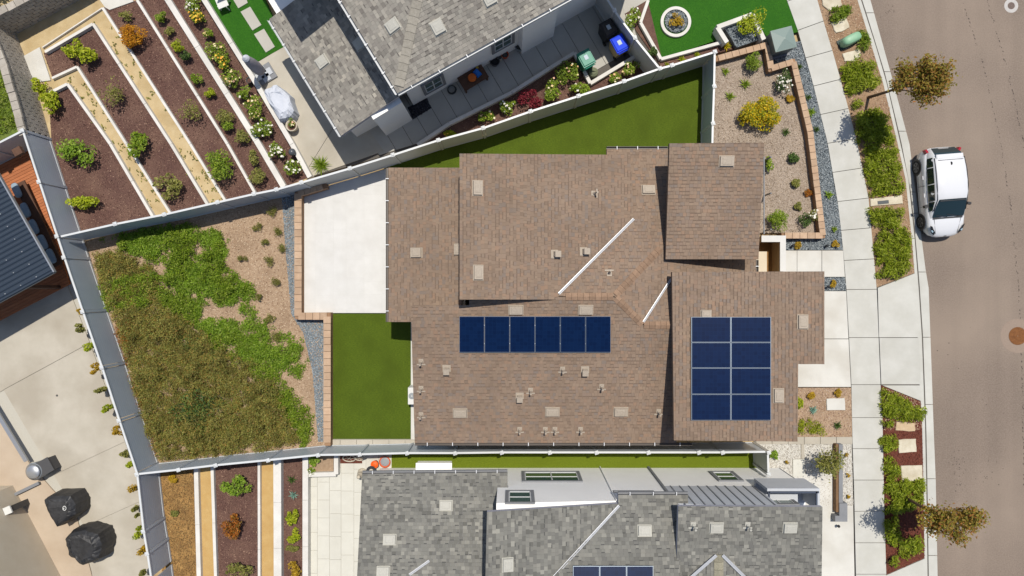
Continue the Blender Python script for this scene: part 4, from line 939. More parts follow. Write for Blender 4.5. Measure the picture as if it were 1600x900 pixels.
def shrub(x, y, rx, ry, pal, label, h=None, leaf=.09, n=None, lumps=9, flowers=None, name='shrub', cat='shrub', group=None, asp=.5, up=.5, stem=True, dens=1.0):
    _ps[0] += 1; ra, rb = rx / 33.0, ry / 33.0; h = h or min(1.6, 1.15 * min(ra, rb) + .25)
    p = P(x, y, h * .6); n = n or int(dens * (320 + 1500 * ra * rb / (leaf / .09) ** 1.6)); ra *= 1.08; rb *= 1.08
    C = blob(n, (ra, rb), h, lumps, _ps[0]) + np.array([p.x, p.y, 0])
    if rx < 9.5 and not flowers:
        o = np_quads(name, rand_quads(C, leaf, asp, up), LM[pal]); return tag(o, label, cat, group)
    root = thing(name, label, cat, (p.x, p.y, 0), group)
    parent_keep(np_quads('foliage', rand_quads(C, leaf, asp, up), LM[pal]), root)
    if stem:
        b = MB()
        for i in range(5):
            a = random.uniform(0, 6.28); b.tube([(p.x, p.y, -.02), (p.x + math.cos(a) * ra * .25, p.y + math.sin(a) * rb * .25, h * .35), (p.x + math.cos(a) * ra * .55, p.y + math.sin(a) * rb * .55, h * .75)], [.022, .016, .007], 5)
        b.build('stems', M_bark, root)
    if flowers:
        top = C[C[:, 2] > h * .45]; k = RNG.choice(len(top), min(len(top), int(flowers[1])), replace=False); Q = top[k]; Q[:, 2] += .06
        parent_keep(np_quads('blossom', rand_quads(Q, .10, .95, .25), FLW[flowers[0]]), root)
    return root
def rosette(x, y, r, pal, label, n=26, h=.35, name='agave', cat='succulent', w=.18, group=None):
    p = P(x, y, h * .4); R = r / 33.0; V = []
    for i in range(n):
        a = i * 2.39996; t = i / n; L = R * (1.0 - .55 * t) * random.uniform(.85, 1.1); el = .25 + 1.0 * t; d = Vector((math.cos(a) * math.cos(el), math.sin(a) * math.cos(el), math.sin(el)))
        s = Vector((-math.sin(a), math.cos(a), 0)) * (L * w / 2); c = Vector((p.x, p.y, .03)); mid = c + d * L * .5 + Vector((0, 0, .03)); tip = c + d * L - Vector((0, 0, .04 * (1 - t)))
        V.append([c - s * .6, mid - s, mid + Vector((0, 0, -.015)), c]); V.append([c, mid + Vector((0, 0, -.015)), mid + s, c + s * .6]); V.append([mid - s, tip, tip, mid + Vector((0, 0, -.015))]); V.append([mid + Vector((0, 0, -.015)), tip, tip, mid + s])
    fl = []; vv = []
    for q in V:
        k = len(vv); u_ = []
        for v in q:
            if not u_ or (v - vv[u_[-1]]).length > 1e-6: vv.append(v); u_.append(len(vv) - 1)
        fl.append(tuple(u_))
    o = mesh_obj(name, vv, fl, LM[pal]); return tag(o, label, cat, group)
def mass(polys, pal, label, h=.45, per=900, leaf=.10, name='hedge', cat='hedge', asp=.32, up=.9, bump=1.3, thr=.0, group=None, edge=.42):
    Cs = []
    for poly in polys:                    # leafy domes of different size, thinning out to the edge
        pw = pxs(poly, h * .6); p = sample(pw, int(area2(pw) * 48)); d = np.full(len(p), 9.0)
        for (x0, y0), (x1, y1) in zip(pw, pw[1:] + pw[:1]):
            L2 = (x1 - x0) ** 2 + (y1 - y0) ** 2; t = np.clip(((p[:, 0] - x0) * (x1 - x0) + (p[:, 1] - y0) * (y1 - y0)) / L2, 0, 1)
            d = np.minimum(d, np.hypot(p[:, 0] - x0 - t * (x1 - x0), p[:, 1] - y0 - t * (y1 - y0)))
        hh = vnoise(p[:, 0] + 7, p[:, 1] + 3, bump) * .6 + vnoise(p[:, 0], p[:, 1], bump * 3) * .4
        k = (hh > thr) & (RNG.random(len(p)) > .9 * np.clip(1 - d / edge, 0, 1) ** 1.3); p, hh, d = p[k], hh[k], d[k]
        R = RNG.uniform(.07, .20, len(p)) * np.clip(.6 + d / edge * .4, 0, 1); zt = h * (.25 + .75 * hh) * RNG.uniform(.55, 1.0, len(p)) * np.clip(.5 + d / edge * .5, 0, 1)
        m = np.maximum(5, (per * .16 * (R / .16) ** 2 * .26).astype(int)); idx = np.repeat(np.arange(len(p)), m)
        v = RNG.normal(0, 1, (len(idx), 3)); v[:, 2] = np.abs(v[:, 2]) * 1.1; v /= np.linalg.norm(v, axis=1)[:, None]; v *= RNG.uniform(.55, 1.55, len(idx))[:, None]
        Cs.append(np.column_stack([p[idx] + v[:, :2] * R[idx][:, None], np.clip(zt[idx] - R[idx] + v[:, 2] * R[idx], .02, None)]))
    C = np.concatenate(Cs); c0 = C.mean(0)
    root = thing(name, label, cat, (c0[0], c0[1], 0), group)
    parent_keep(np_quads('foliage', rand_quads(C, leaf, asp, up), LM[pal]), root)
    b = MB(); idx = RNG.choice(len(C), min(len(C), 26), replace=False)
    for i in idx: q = C[i]; b.tube([(q[0], q[1], -.03), (q[0] + random.uniform(-.1, .1), q[1] + random.uniform(-.1, .1), max(.06, q[2]))], [.012, .006], 4)
    b.build('stems', M_bark, root)['kind'] = 'stuff'; return root

# --- terraced garden shrubs (pixel, radii)
shrub(128, 82, 21, 19, 'ygreen', 'yellow green citrus bush at the bent corner of the upper terrace', lumps=10, leaf=.13)
shrub(107, 77, 9, 7, 'ygreen', 'small yellow green sprig left of the corner citrus bush', leaf=.11, h=.6)
shrub(80, 158, 20, 21, 'ygreen', 'yellow green bush hanging over the block wall, lower left terrace', lumps=8, leaf=.13)
shrub(62, 132, 13, 12, 'ygreen', 'loose upper tuft against the block wall beside the white step', leaf=.13, dens=.6)
shrub(208, 55, 21, 20, 'orange', 'round orange bush in the third mulch terrace', lumps=16, leaf=.07, dens=2.2)
shrub(176, 145, 23, 26, 'olive', 'sparse twiggy olive shrub in the second terrace', lumps=12, leaf=.09, dens=.35)
shrub(216, 227, 21, 20, 'green', 'fresh green bush on the second terrace by the sandy path', lumps=9, leaf=.13)
shrub(118, 240, 29, 24, 'lime', 'broad bright green bush nearest the blue fence', lumps=12, leaf=.13, h=1.1)
shrub(136, 313, 27, 15, 'ygreen', 'flat yellow green bush in the lowest corner of the mulch terrace', lumps=9, leaf=.13)
shrub(262, 292, 22, 19, 'olive', 'yellowish olive bush at the lower end of the second terrace', lumps=9, leaf=.12, dens=.8)
shrub(337, 261, 27, 26, 'green', 'large pointed leaf green shrub at the lower end of the orange bush bed', lumps=11, leaf=.17, asp=.28)
shrub(296, 180, 20, 22, 'olive', 'twiggy grey olive shrub in the middle of the orange bush bed', lumps=9, leaf=.08, dens=.35)
shrub(196, 24, 10, 9, 'olive', 'small thin shrub above the round orange bush', dens=.5)
for x, y, r, pal, lb in ((252, 26, 10, 'green', 'small green shrub at top of the bed between thin and broad kerbs'), (265, 48, 7, 'olive', 'tiny grey green shrub, second from top in the narrow bed'), (277, 72, 9, 'ygreen', 'small yellow green shrub, third from top in the narrow bed'),
        (289, 88, 9, 'dark', 'small dark green shrub right below the yellow green one'), (308, 123, 9, 'green', 'small green shrub midway down the narrow bed'), (328, 145, 8, 'ygreen', 'small yellowish shrub below the midway green one in the narrow bed'),
        (350, 180, 15, 'olive', 'loose olive shrub in the narrow bed above a green one'), (357, 196, 10, 'green', 'dense green shrub under the loose olive one'), (377, 213, 12, 'olive', 'olive shrub near the lower end of the narrow bed'),
        (394, 247, 12, 'olive', 'olive shrub close to the fence end of the narrow bed'), (404, 272, 15, 'olive', 'wide olive shrub at the very end of the narrow bed by the fence')):
    shrub(x, y, r, r, pal, lb, leaf=.08)
for x, y, r, fl, nf, lb in ((300, 4, 16, 'white', 40, 'white flowering rose at the top of the rose bed'), (306, 28, 12, 'yellow', 60, 'golden yellow rose, second from top in the rose bed'), (326, 53, 8, 'pale', 6, 'small sparse rose below the golden one'),
        (336, 80, 17, 'pale', 26, 'large rose with pale yellow and pink blooms'), (347, 96, 13, 'yellow', 26, 'rose with yellow blooms right under the largest rose'), (362, 121, 17, 'pale', 36, 'rose with cream blooms beside the covered umbrella'),
        (381, 143, 11, 'white', 3, 'dark leafy rose bush with hardly any bloom'), (395, 168, 18, 'pale', 34, 'rose with cream blooms left of the covered furniture'), (409, 199, 17, 'white', 34, 'rose with white blooms beside the potted plant'),
        (432, 238, 15, 'white', 36, 'rose with white blooms beside the globe lamp'), (457, 261, 14, 'white', 34, 'lowest white rose, next to the fence')):
    shrub(x, y, r, r, 'green', lb, leaf=.08, flowers=(fl, nf), name='rose_bush', cat='rose')
rosette(500, 257, 21, 'green', 'spiky green yucca in the patio corner against the fence', 60, .6, 'yucca', 'yucca', .09)
# --- lower left beds
shrub(366, 759, 22, 19, 'lime', 'bright lime shrub in the lower mulch bed', leaf=.11, lumps=9)
shrub(362, 822, 18, 19, 'rust', 'rust orange shrub in the lower mulch bed', leaf=.11, lumps=8)
shrub(374, 892, 20, 12, 'olive', 'olive shrub cut by the bottom edge of the picture', leaf=.11, dens=.6)
rosette(455, 750, 10, 'dark', 'dark green succulent at the top of the narrow lower bed', 22, .3)
rosette(458, 774, 10, 'teal', 'blue green agave below the dark succulent', 22, .3)
shrub(456, 808, 9, 14, 'ygreen', 'upright yellow green plant in the middle of the narrow lower bed', h=.5, leaf=.1)
shrub(457, 838, 11, 12, 'ygreen', 'yellow green clump below the upright one in the narrow lower bed', h=.4, leaf=.1)
shrub(457, 857, 11, 5, 'olive', 'flat olive clump in the narrow lower bed', h=.25)
shrub(459, 890, 11, 15, 'ochre', 'ochre yellow bush at the bottom of the narrow lower bed', h=.5)
shrub(492, 720, 10, 9, 'lime', 'leafy plant with red blooms in the small white planter', h=.6)
shrub(487, 736, 10, 10, 'green', 'trailing pale green plant over the small white planter edge', h=.5, flowers=('white', 12))
shrub(271, 748, 7, 6, 'ochre', 'yellow green tuft near the top of the dry slope', h=.2)
shrub(273, 802, 7, 6, 'olive', 'olive tuft midway down the dry slope', h=.2)
# --- climbers along the long blue fence, yard side
for i, (x, y) in enumerate(((127, 486), (131, 512), (142, 541), (151, 575), (161, 610), (172, 639), (185, 674), (196, 707), (205, 729), (210, 765), (210, 802), (214, 830), (221, 859), (226, 894))):
    shrub(x, y, 6 + (i * 7) % 5, 7 + (i * 5) % 4, ('ochre', 'olive', 'ygreen')[i % 3], 'yellow green climber outside the long blue fence, %s from the pergola' % ('first', 'second', 'third', 'fourth', 'fifth', 'sixth', 'seventh', 'eighth', 'ninth', 'tenth', 'eleventh', 'twelfth', 'thirteenth', 'last')[i], h=1.2, leaf=.10, lumps=3, name='climber', cat='climber', group='climbers on the yard side of the long fence', dens=.7)
# --- front yard plants
shrub(1179, 96, 14, 14, 'green', 'round green shrub at the top of the front yard bed', lumps=14, leaf=.06, dens=2)
shrub(1224, 125, 14, 20, 'dark', 'dark green shrub with white dots beside the tan wall', lumps=10, flowers=('white', 40), leaf=.07)
shrub(1190, 176, 29, 24, 'yellow', 'big yellow blooming bush in the front yard bed', lumps=22, leaf=.09, dens=3.0, h=1.0)
shrub(1163, 187, 10, 10, 'yellow', 'yellow offshoot at the left of the big yellow bush', leaf=.08)
for x, y, r, pal, lb in ((1134, 111, 10, 'green', 'spiky aloe nearest the fence corner in the front yard'), (1165, 131, 13, 'green', 'large spiky aloe right of the fence'), (1141, 150, 12, 'green', 'spiky aloe left of the yellow bush'), (1228, 206, 11, 'dark', 'dark small aloe below the yellow bush')):
    rosette(x, y, r, pal, lb, 24, .35, 'aloe', 'aloe', .16)
shrub(1234, 154, 6, 6, 'ochre', 'tiny tan succulent right of the yellow bush', h=.2)
shrub(1240, 248, 9, 9, 'dark', 'small dark shrub with pale tips in the middle of the front yard', h=.35)
shrub(1243, 286, 9, 8, 'olive', 'small olive shrub above the reddish one', h=.3)
shrub(1263, 303, 6, 7, 'rust', 'tiny pinkish red succulent by the tan wall', h=.2)
shrub(1247, 323, 6, 7, 'olive', 'tiny olive shrub below the reddish succulent', h=.25)
shrub(1217, 344, 16, 16, 'green', 'round green shrub at the bottom left of the front yard', lumps=14, leaf=.06, dens=1.8)
shrub(1259, 343, 10, 11, 'dark', 'dark green shrub at the bottom of the front yard, left of the wall corner', leaf=.06)
shrub(1270, 336, 9, 9, 'olive', 'pale dotted shrub in the lower right corner of the front yard', flowers=('white', 20), leaf=.06)
shrub(1201, 255, 6, 12, 'green', 'green tuft showing beside the garage block roof', h=.5)
for x, y, pal, lb, r in ((1249, 104, 'dark', 'dark tuft at the top of the gravel strip', 6), (1263, 152, 'dark', 'green tuft in the upper gravel strip', 6), (1267, 175, 'lime', 'taller bright tuft in the gravel strip', 9), (1276, 202, 'dark', 'dark tuft in the middle of the gravel strip', 6), (1295, 304, 'lime', 'bright star succulent in the gravel strip', 8), (1304, 358, 'green', 'green star succulent low in the gravel strip', 6)):
    rosette(x, y, r + 2, pal, lb, 20, .25, 'succulent', 'succulent', .22)
for x, y, lb in ((1246, 383, 'orange tuft in the gravel under the tan wall'), (1305, 382, 'orange tuft in the gravel corner by the sidewalk'), (1302, 443, 'orange tuft in the small gravel patch by the driveway')):
    shrub(x, y, 6, 6, 'ochre', lb, h=.22, leaf=.07, name='tuft', cat='tuft')
rosette(1271, 641, 10, 'teal', 'blue green agave left of the stepping stone', 26, .3); rosette(1309, 665, 10, 'dark', 'dark green agave below the stepping stone', 26, .3)
shrub(1268, 618, 6, 6, 'ochre', 'mustard tuft above the blue green agave', h=.2); shrub(1310, 614, 6, 6, 'ochre', 'mustard tuft above the stepping stone', h=.2)
mass([[(1240, 656), (1272, 654), (1288, 668), (1296, 680), (1240, 681)]], 'ygreen', 'yellow green spreading hedge in the lower front bed', .4, 1100, .09, edge=.15)
shrub(1249, 628, 5, 12, 'ygreen', 'yellow green tuft against the garage roof edge', h=.4)
shrub(1210, 711, 7, 7, 'lime', 'round lime tuft in the white gravel bed', h=.3)
for x, y, lb in ((1230, 722, 'small tan ball plant in the white gravel by the paving slab'), (1323, 710, 'top tan ball plant in the white gravel by the sidewalk'), (1325, 742, 'middle tan ball plant in the white gravel by the sidewalk'), (1325, 776, 'lowest tan ball plant in the white gravel by the sidewalk')):
    shrub(x, y, 3.5, 3.5, 'ochre', lb, h=.18, leaf=.05, n=140, name='ball_cactus', cat='cactus')
# --- upper neighbour's planters
for x, y, rx, ry, pal, fl, lb in ((862, 142, 20, 17, 'green', ('pale', 14), 'green rose bush with pale blooms beside the red shrub'), (890, 116, 20, 18, 'green', ('pale', 12), 'large green rose bush in the corner of the planter kerb'), (906, 138, 16, 12, 'green', ('white', 6), 'low green rose bush next to the fence below the large one'),
        (986, 107, 15, 12, 'green', ('pale', 14), 'rose bush in the planter below the blue bin'), (962, 122, 11, 9, 'green', ('pale', 12), 'small rose bush left of the one below the blue bin'), (795, 165, 15, 12, 'green', ('white', 18), 'rose bush with white blooms left of the red shrub'), (760, 181, 13, 10, 'green', ('pale', 10), 'rose bush with cream blooms midway along the planter'), (703, 209, 10, 7, 'ygreen', ('yellow', 8), 'small rose at the narrow end of the planter'),
        (990, 29, 13, 20, 'green', ('white', 26), 'tall shrub with white blooms beside the bin fence')):
    shrub(x, y, rx, ry, pal, lb, leaf=.085, flowers=fl, name='rose_bush', cat='rose')
shrub(829, 155, 19, 16, 'red', 'dark red leaved shrub in the fence planter', lumps=10, leaf=.10)
shrub(1018, 81, 9, 10, 'dark', 'dark spiky shrub between bin fence and front lawn', leaf=.09)
rosette(1065, 92, 9, 'ygreen', 'yellow green tuft, first in the strip below the front lawn', 18, .3, 'tuft', 'tuft'); rosette(1089, 85, 8, 'ygreen', 'yellow green tuft, second in the strip below the front lawn', 18, .3, 'tuft', 'tuft'); rosette(1135, 71, 11, 'yellow', 'golden spiky tuft at the end of the strip below the front lawn', 22, .35, 'tuft', 'tuft')
rosette(1042, 100, 6, 'ygreen', 'small tuft beside the fence corner of the front lawn strip', 16, .25, 'tuft', 'tuft')
shrub(1170, 34, 23, 25, 'ygreen', 'wispy yellow bush in the white corner planter', leaf=.10, lumps=12, dens=.9, h=1.1)
shrub(1057, 32, 12, 12, 'ochre', 'small ochre plant in the round gravel ring', h=.4, dens=.6)

# --- parkway hedges
HG = [([[(1290, 12), (1330, 4), (1336, 14), (1312, 32), (1296, 30)]], 'green', 'small green hedge at the top of the parkway'),
      ([[(1342, 46), (1356, 42), (1362, 66), (1354, 78), (1340, 74)]], 'green', 'green hedge tucked behind the pale green utility dome'),
      ([[(1318, 100), (1345, 86), (1368, 96), (1380, 130), (1362, 138), (1330, 146), (1322, 128)]], 'hedge', 'yellow green hedge in front of the upper street tree'),
      ([[(1334, 158), (1350, 154), (1352, 166), (1336, 168)]], 'hedge', 'tiny hedge tuft at the foot of the upper street tree'),
      ([[(1338, 178), (1370, 166), (1392, 180), (1402, 222), (1344, 224)]], 'hedge', 'hedge shaded by the upper street tree'),
      ([[(1350, 226), (1402, 222), (1412, 262), (1416, 300), (1366, 306), (1354, 270)]], 'hedge', 'broad hedge opposite the parked white car'),
      ([[(1360, 324), (1394, 322), (1412, 320), (1420, 350), (1396, 358), (1364, 356)]], 'hedge', 'hedge just below the meter slab'),
      ([[(1374, 362), (1424, 352), (1428, 420), (1402, 436), (1376, 432), (1370, 396)]], 'hedge', 'lowest hedge of the upper parkway, above the driveway apron'),
      ([[(1380, 608), (1400, 614), (1446, 636), (1446, 656), (1420, 660), (1400, 654), (1382, 650)]], 'hedge', 'thick hedge just below the driveway apron'),
      ([[(1380, 654), (1400, 652), (1402, 668), (1384, 672)]], 'hedge', 'small round hedge left of the tan stone'),
      ([[(1380, 684), (1404, 682), (1408, 702), (1394, 708), (1381, 704)]], 'hedge', 'round hedge left of the white stone in red mulch'),
      ([[(1384, 718), (1404, 716), (1410, 750), (1388, 756)]], 'hedge', 'upright hedge left of the lower paving slab'),
      ([[(1385, 757), (1410, 752), (1448, 752), (1450, 786), (1424, 800), (1388, 806)]], 'hedge', 'wide hedge above the lower street tree'),
      ([[(1388, 812), (1404, 810), (1414, 850), (1396, 860), (1388, 850)]], 'hedge', 'hedge left of the lower tree trunk'),
      ([[(1412, 846), (1440, 838), (1446, 862), (1420, 876), (1408, 866)]], 'hedge', 'hedge below the lower street tree'),
      ([[(1390, 868), (1406, 866), (1408, 886), (1392, 890)]], 'hedge', 'small hedge in the bottom tip of the parkway')]
for po, pal, lb in HG: mass(po, pal, lb, .55, 1150, .17, asp=.22, up=.9, edge=.16, bump=2.6, thr=.10)

# --- rear slope ground cover
mass([[(140, 395), (174, 393), (242, 422), (252, 466), (291, 496), (340, 540), (384, 564), (423, 603), (448, 642), (472, 696), (404, 711), (326, 716), (245, 724), (220, 677), (203, 613), (191, 564), (172, 505), (152, 447)]], 'scrub', 'olive brown scrub blanket over the lower left of the rear slope', .62, 1900, .075, 'ground_cover', 'ground cover', .4, .9, 2.0, .10, edge=.3)
mass([[(167, 368), (228, 351), (291, 345), (345, 354), (351, 398), (340, 417), (326, 405), (321, 388), (291, 381), (267, 393), (247, 417), (233, 408), (198, 400)]], 'lime', 'bright green trailing cover just under the upper fence', 0.42, 1500, 0.085, 'ground_cover', 'ground cover', .42, .8, 2.3, 0.14, edge=.3)
mass([[(247, 422), (272, 417), (296, 405), (335, 412), (348, 434), (394, 442), (398, 466), (355, 482), (316, 478), (282, 464), (255, 447)]], 'lime', 'bright green trailing cover in the middle of the rear slope', 0.42, 1500, 0.085, 'ground_cover', 'ground cover', .42, .8, 2.3, 0.15, edge=.3)
mass([[(145, 447), (189, 425), (233, 430), (247, 464), (218, 488), (159, 487)]], 'green', 'green bush mound against the long blue fence', 0.75, 1500, 0.085, 'ground_cover', 'ground cover', .42, .8, 2.3, 0.06, edge=.3)
mass([[(140, 393), (184, 388), (238, 415), (228, 434), (184, 428), (150, 447)]], 'scrub', 'dull brownish scrub above the green bush mound', 0.5, 1500, 0.075, 'ground_cover', 'ground cover', .42, .8, 2.3, 0.08, edge=.3)
mass([[(240, 456), (277, 461), (291, 488), (272, 496), (245, 491)]], 'green', 'green clump right of the bush mound', 0.42, 1500, 0.085, 'ground_cover', 'ground cover', .42, .8, 2.3, 0.11, edge=.3)
mass([[(277, 491), (316, 496), (370, 498), (374, 520), (360, 544), (335, 539), (301, 515)]], 'lime', 'bright green tongue of cover running down the scrub', 0.4, 1500, 0.085, 'ground_cover', 'ground cover', .42, .8, 2.3, 0.13, edge=.3)
mass([[(367, 547), (404, 534), (467, 532), (476, 559), (443, 576), (439, 598), (404, 576), (374, 574)]], 'lime', 'bright green clump nearest the gravel drain', 0.45, 1500, 0.085, 'ground_cover', 'ground cover', .42, .8, 2.3, 0.08, edge=.3)
mass([[(419, 613), (453, 615), (489, 642), (491, 691), (467, 703), (450, 672), (423, 637)]], 'green', 'green strip down the lower right corner of the rear slope', 0.45, 1500, 0.085, 'ground_cover', 'ground cover', .42, .8, 2.3, 0.10, edge=.3)
mass([[(169, 505), (203, 500), (211, 535), (203, 574), (223, 623), (238, 672), (247, 716), (235, 716), (213, 662), (189, 564)]], 'rust', 'rusty brown scrub band along the long blue fence', 0.5, 520, 0.075, 'ground_cover', 'ground cover', .42, .8, 2.3, 0.27, edge=.3)
mass([[(291, 593), (374, 584), (433, 633), (463, 691), (355, 706), (335, 652)]], 'olive', 'paler olive scrub in the lower right of the blanket', 0.54, 520, 0.075, 'ground_cover', 'ground cover', .42, .8, 2.3, 0.29, edge=.3)
mass([[(203, 486), (291, 491), (360, 554), (335, 574), (252, 535)]], 'dark', 'grey green scrub patch below the bush mound', 0.5, 520, 0.075, 'ground_cover', 'ground cover', .42, .8, 2.3, 0.32, edge=.3)
mass([[(150, 372), (235, 352), (345, 345), (362, 400), (410, 452), (400, 490), (470, 530), (490, 560), (470, 600), (430, 580), (370, 560), (300, 500), (240, 440)]], 'lime', 'thin bright green runners spreading over the wood chips of the rear slope', .32, 1300, .085, 'ground_cover', 'ground cover', .4, .8, 1.15, .57, edge=.45)
mass([[(240, 430), (330, 480), (420, 560), (480, 640), (470, 660), (400, 600), (300, 530), (236, 480)]], 'green', 'mixed green fringe where runners meet the olive scrub', .42, 1200, .08, 'ground_cover', 'ground cover', .4, .8, 1.6, .40, edge=.3)
mass([[(160, 470), (235, 470), (300, 510), (400, 570), (460, 640), (470, 690), (350, 706), (246, 718), (215, 640), (190, 545)]], 'scrub', 'taller olive hummocks rising out of the scrub blanket', 1.0, 1500, .08, 'ground_cover', 'ground cover', .4, .9, 1.0, .56, edge=.3)
mass([[(165, 380), (240, 360), (340, 355), (350, 410), (395, 455), (340, 475), (270, 450), (200, 440)]], 'green', 'taller yellow green hummocks among the runners', .75, 1300, .09, 'ground_cover', 'ground cover', .4, .9, 1.4, .56, edge=.3)
shrub(303, 644, 44, 36, 'dark', 'dark green shrub island within the brown scrub', h=.75, leaf=.10, lumps=16, dens=.55)
for i, (x, y, r) in enumerate(((425, 330, 9), (401, 354, 9), (433, 362, 8), (414, 380, 7), (441, 387, 8), (380, 404, 8), (422, 407, 9), (433, 439, 9), (422, 496, 9), (428, 525, 10), (404, 464, 6))):
    shrub(x, y, r, r * .9, 'olive', 'olive grass tuft on the rear slope wood chips, %s from the top' % ('first', 'second', 'third', 'fourth', 'fifth', 'sixth', 'seventh', 'eighth', 'tenth', 'last', 'ninth')[i], h=.3, leaf=.10, name='grass_tuft', cat='grass tuft', group='grass tufts on the rear slope chips', asp=.2, up=1.2, dens=.8)
wd = []
for b1, b2 in ((B2, B3), (B4, B1)):
    for i in range(46):
        t = random.random() * 2; k = int(t); f = t - k; a = Vector(b1[k]).lerp(Vector(b1[k + 1]), f); c = Vector(b2[k]).lerp(Vector(b2[k + 1]), f); q = a.lerp(c, random.choice([random.uniform(.08, .3), random.uniform(.6, .95)])); p = P(q.x, q.y)
        for j in range(5): wd.append((p.x + random.gauss(0, .06), p.y + random.gauss(0, .06), .03))
o = np_quads('path_weeds', rand_quads(np.array(wd), .10, .5, .5), LM['olive']); o['kind'] = 'stuff'; o['label'] = 'small weeds sprouting along the sandy garden paths'
so = sample(pxs([(-40, 60), (6, 90), (33, 198), (-40, 230)], 0), 2600)
o = np_quads('slope_grass_cover', rand_quads(np.column_stack([so, RNG.uniform(.02, .2, len(so))]), .16, .25, 1.0), LM['green']); o['kind'] = 'stuff'; o['label'] = 'rough grass on the slope outside the block wall'
so = sample(pxs([(-40, -40), (70, -40), (-40, 28)], 0), 1500)
o = np_quads('corner_shrubbery', rand_quads(np.column_stack([so, RNG.uniform(.1, 1.4, len(so))]), .16, .4, .8), LM['green']); o['kind'] = 'stuff'; o['label'] = 'green shrubbery behind the block wall in the top left corner'

# --- street trees
def tree(base, crown, R, pal, label, seed, n=1500, zc=3.6, hr=1.3, lean=(0, 0)):
    random.seed(seed); b0 = P(*base); c0 = P(*crown, zc); root = thing('street_tree', label, 'tree', (b0.x, b0.y, 0)); tips = []
    tr = MB(); f0 = Vector((b0.x, b0.y, -.05)); f1 = f0.lerp(Vector((c0.x, c0.y, zc - hr * .75)), .62); f2 = Vector((c0.x, c0.y, zc - hr * .3)); tr.tube([f0, f1, f2], [.075, .06, .035], 8)
    tr.build('trunk', M_bark, root); br = MB()
    for i in range(22):
        s = f1.lerp(f2, random.random()); a = random.uniform(0, 6.28); e = random.uniform(-.15, .9); L = random.uniform(.5, 1.0)
        t = Vector((c0.x, c0.y, zc)) + Vector((math.cos(a) * math.cos(e) * R[0], math.sin(a) * math.cos(e) * R[1], math.sin(e) * hr)) * L
        m_ = s.lerp(t, .5) + Vector((0, 0, .12)); br.tube([s, m_, t], [.025, .015, .006], 5); tips.append((m_, t))
    br.build('branch', M_bark, root); C = []
    for m_, t in tips:
        for j in range(n // 22):
            q = m_.lerp(t, random.betavariate(2.6, 1.0) * 1.12); C.append((q.x + random.gauss(0, .16), q.y + random.gauss(0, .16), q.z + random.gauss(0, .14)))
    parent_keep(np_quads('crown', rand_quads(np.array(C), .115, .5, .6), LM[pal]), root); return root
tree((1357, 152), (1430, 126), (1.08, 1.0), 'brownleaf', 'young bronze leaved street tree leaning over the road at upper right', 3, 6000, 3.7, 1.25)
tree((1416, 778), (1482, 815), (1.25, .70), 'brownleaf', 'bronze leaved street tree leaning over the road at lower right', 9, 5000, 3.5, 1.3)
tree((1290, 714), (1294, 721), (.55, .50), 'olive', 'small wispy desert tree in the white gravel beside the low wall', 21, 900, 1.1, .55)

# ---------------------------------------------------------------- things in the yards and on the street
def wheeled_bin(x, y, rz, cmat, lidmat, label, w=.62, d=.72, h=1.05):
    p = P(x, y, h); root = thing('wheeled_bin', label, 'bin', (p.x, p.y, 0)); c, s = math.cos(rz), math.sin(rz)
    def loc(a, b2): return (p.x + a * c - b2 * s, p.y + a * s + b2 * c)
    MB().box((p.x, p.y, .54), (w * .80, d * .80, .96), rz, 1.2).build('body', cmat, root)
    lid = MB().box((p.x, p.y, h), (w * 1.03, d * 1.05, .06), rz, .97).box((p.x, p.y, h + .05), (w * .92, d * .92, .06), rz, .9).build('lid', lidmat, root)
    sub(MB().box(loc(0, .02) + (h + .087,), (w * .28, d * .3, .012), rz).build('lid_label', plain('bin_label', A(190, 205, 215), .6) if 'bin_label' not in MATS else MATS['bin_label']), lid)
    hb = loc(0, -d * .56); a = loc(-w * .42, -d * .58); b2 = loc(w * .42, -d * .58); MB().tube([a + (h - .04,), b2 + (h - .04,)], .022, 8).build('handle', lidmat, root)
    for sgn in (-1, 1):
        q0 = loc(sgn * w * .36, -d * .42); q1 = loc(sgn * w * .46, -d * .42); MB().tube([q0 + (.13,), q1 + (.13,)], .13, 12).build('wheel', M_black, root)
M_bgreen = plain('bin_green', A(30, 138, 112), .5); M_bblue = plain('bin_blue', (.004, .045, .62, 1), .55, 0, .15); M_bblack = plain('bin_black', A(34, 34, 38), .5); M_bbeige = plain('bin_beige', A(196, 172, 126), .6)
wheeled_bin(916, 91, .5, M_bgreen, M_bgreen, 'green wheeled bin by the planter kerb corner'); wheeled_bin(968, 68, .5, M_bbeige, M_bblue, 'beige wheeled bin with bright blue lid'); wheeled_bin(951, 44, .5, M_bblack, M_bblack, 'black wheeled bin in the shade against the fence')
pb = P(927, 113, .2); o = MB().lathe((pb.x, pb.y, 0), [(.20, 0), (.24, .1), (.22, .26), (.12, .34), (.05, .36)], 14).tube([(pb.x - .15, pb.y, .3), (pb.x, pb.y, .42), (pb.x + .15, pb.y, .3)], .02, 6).build('garden_bag', plain('bag_green', A(118, 124, 96), .8)); tag(o, 'grey green garden bag below the green bin', 'bag')
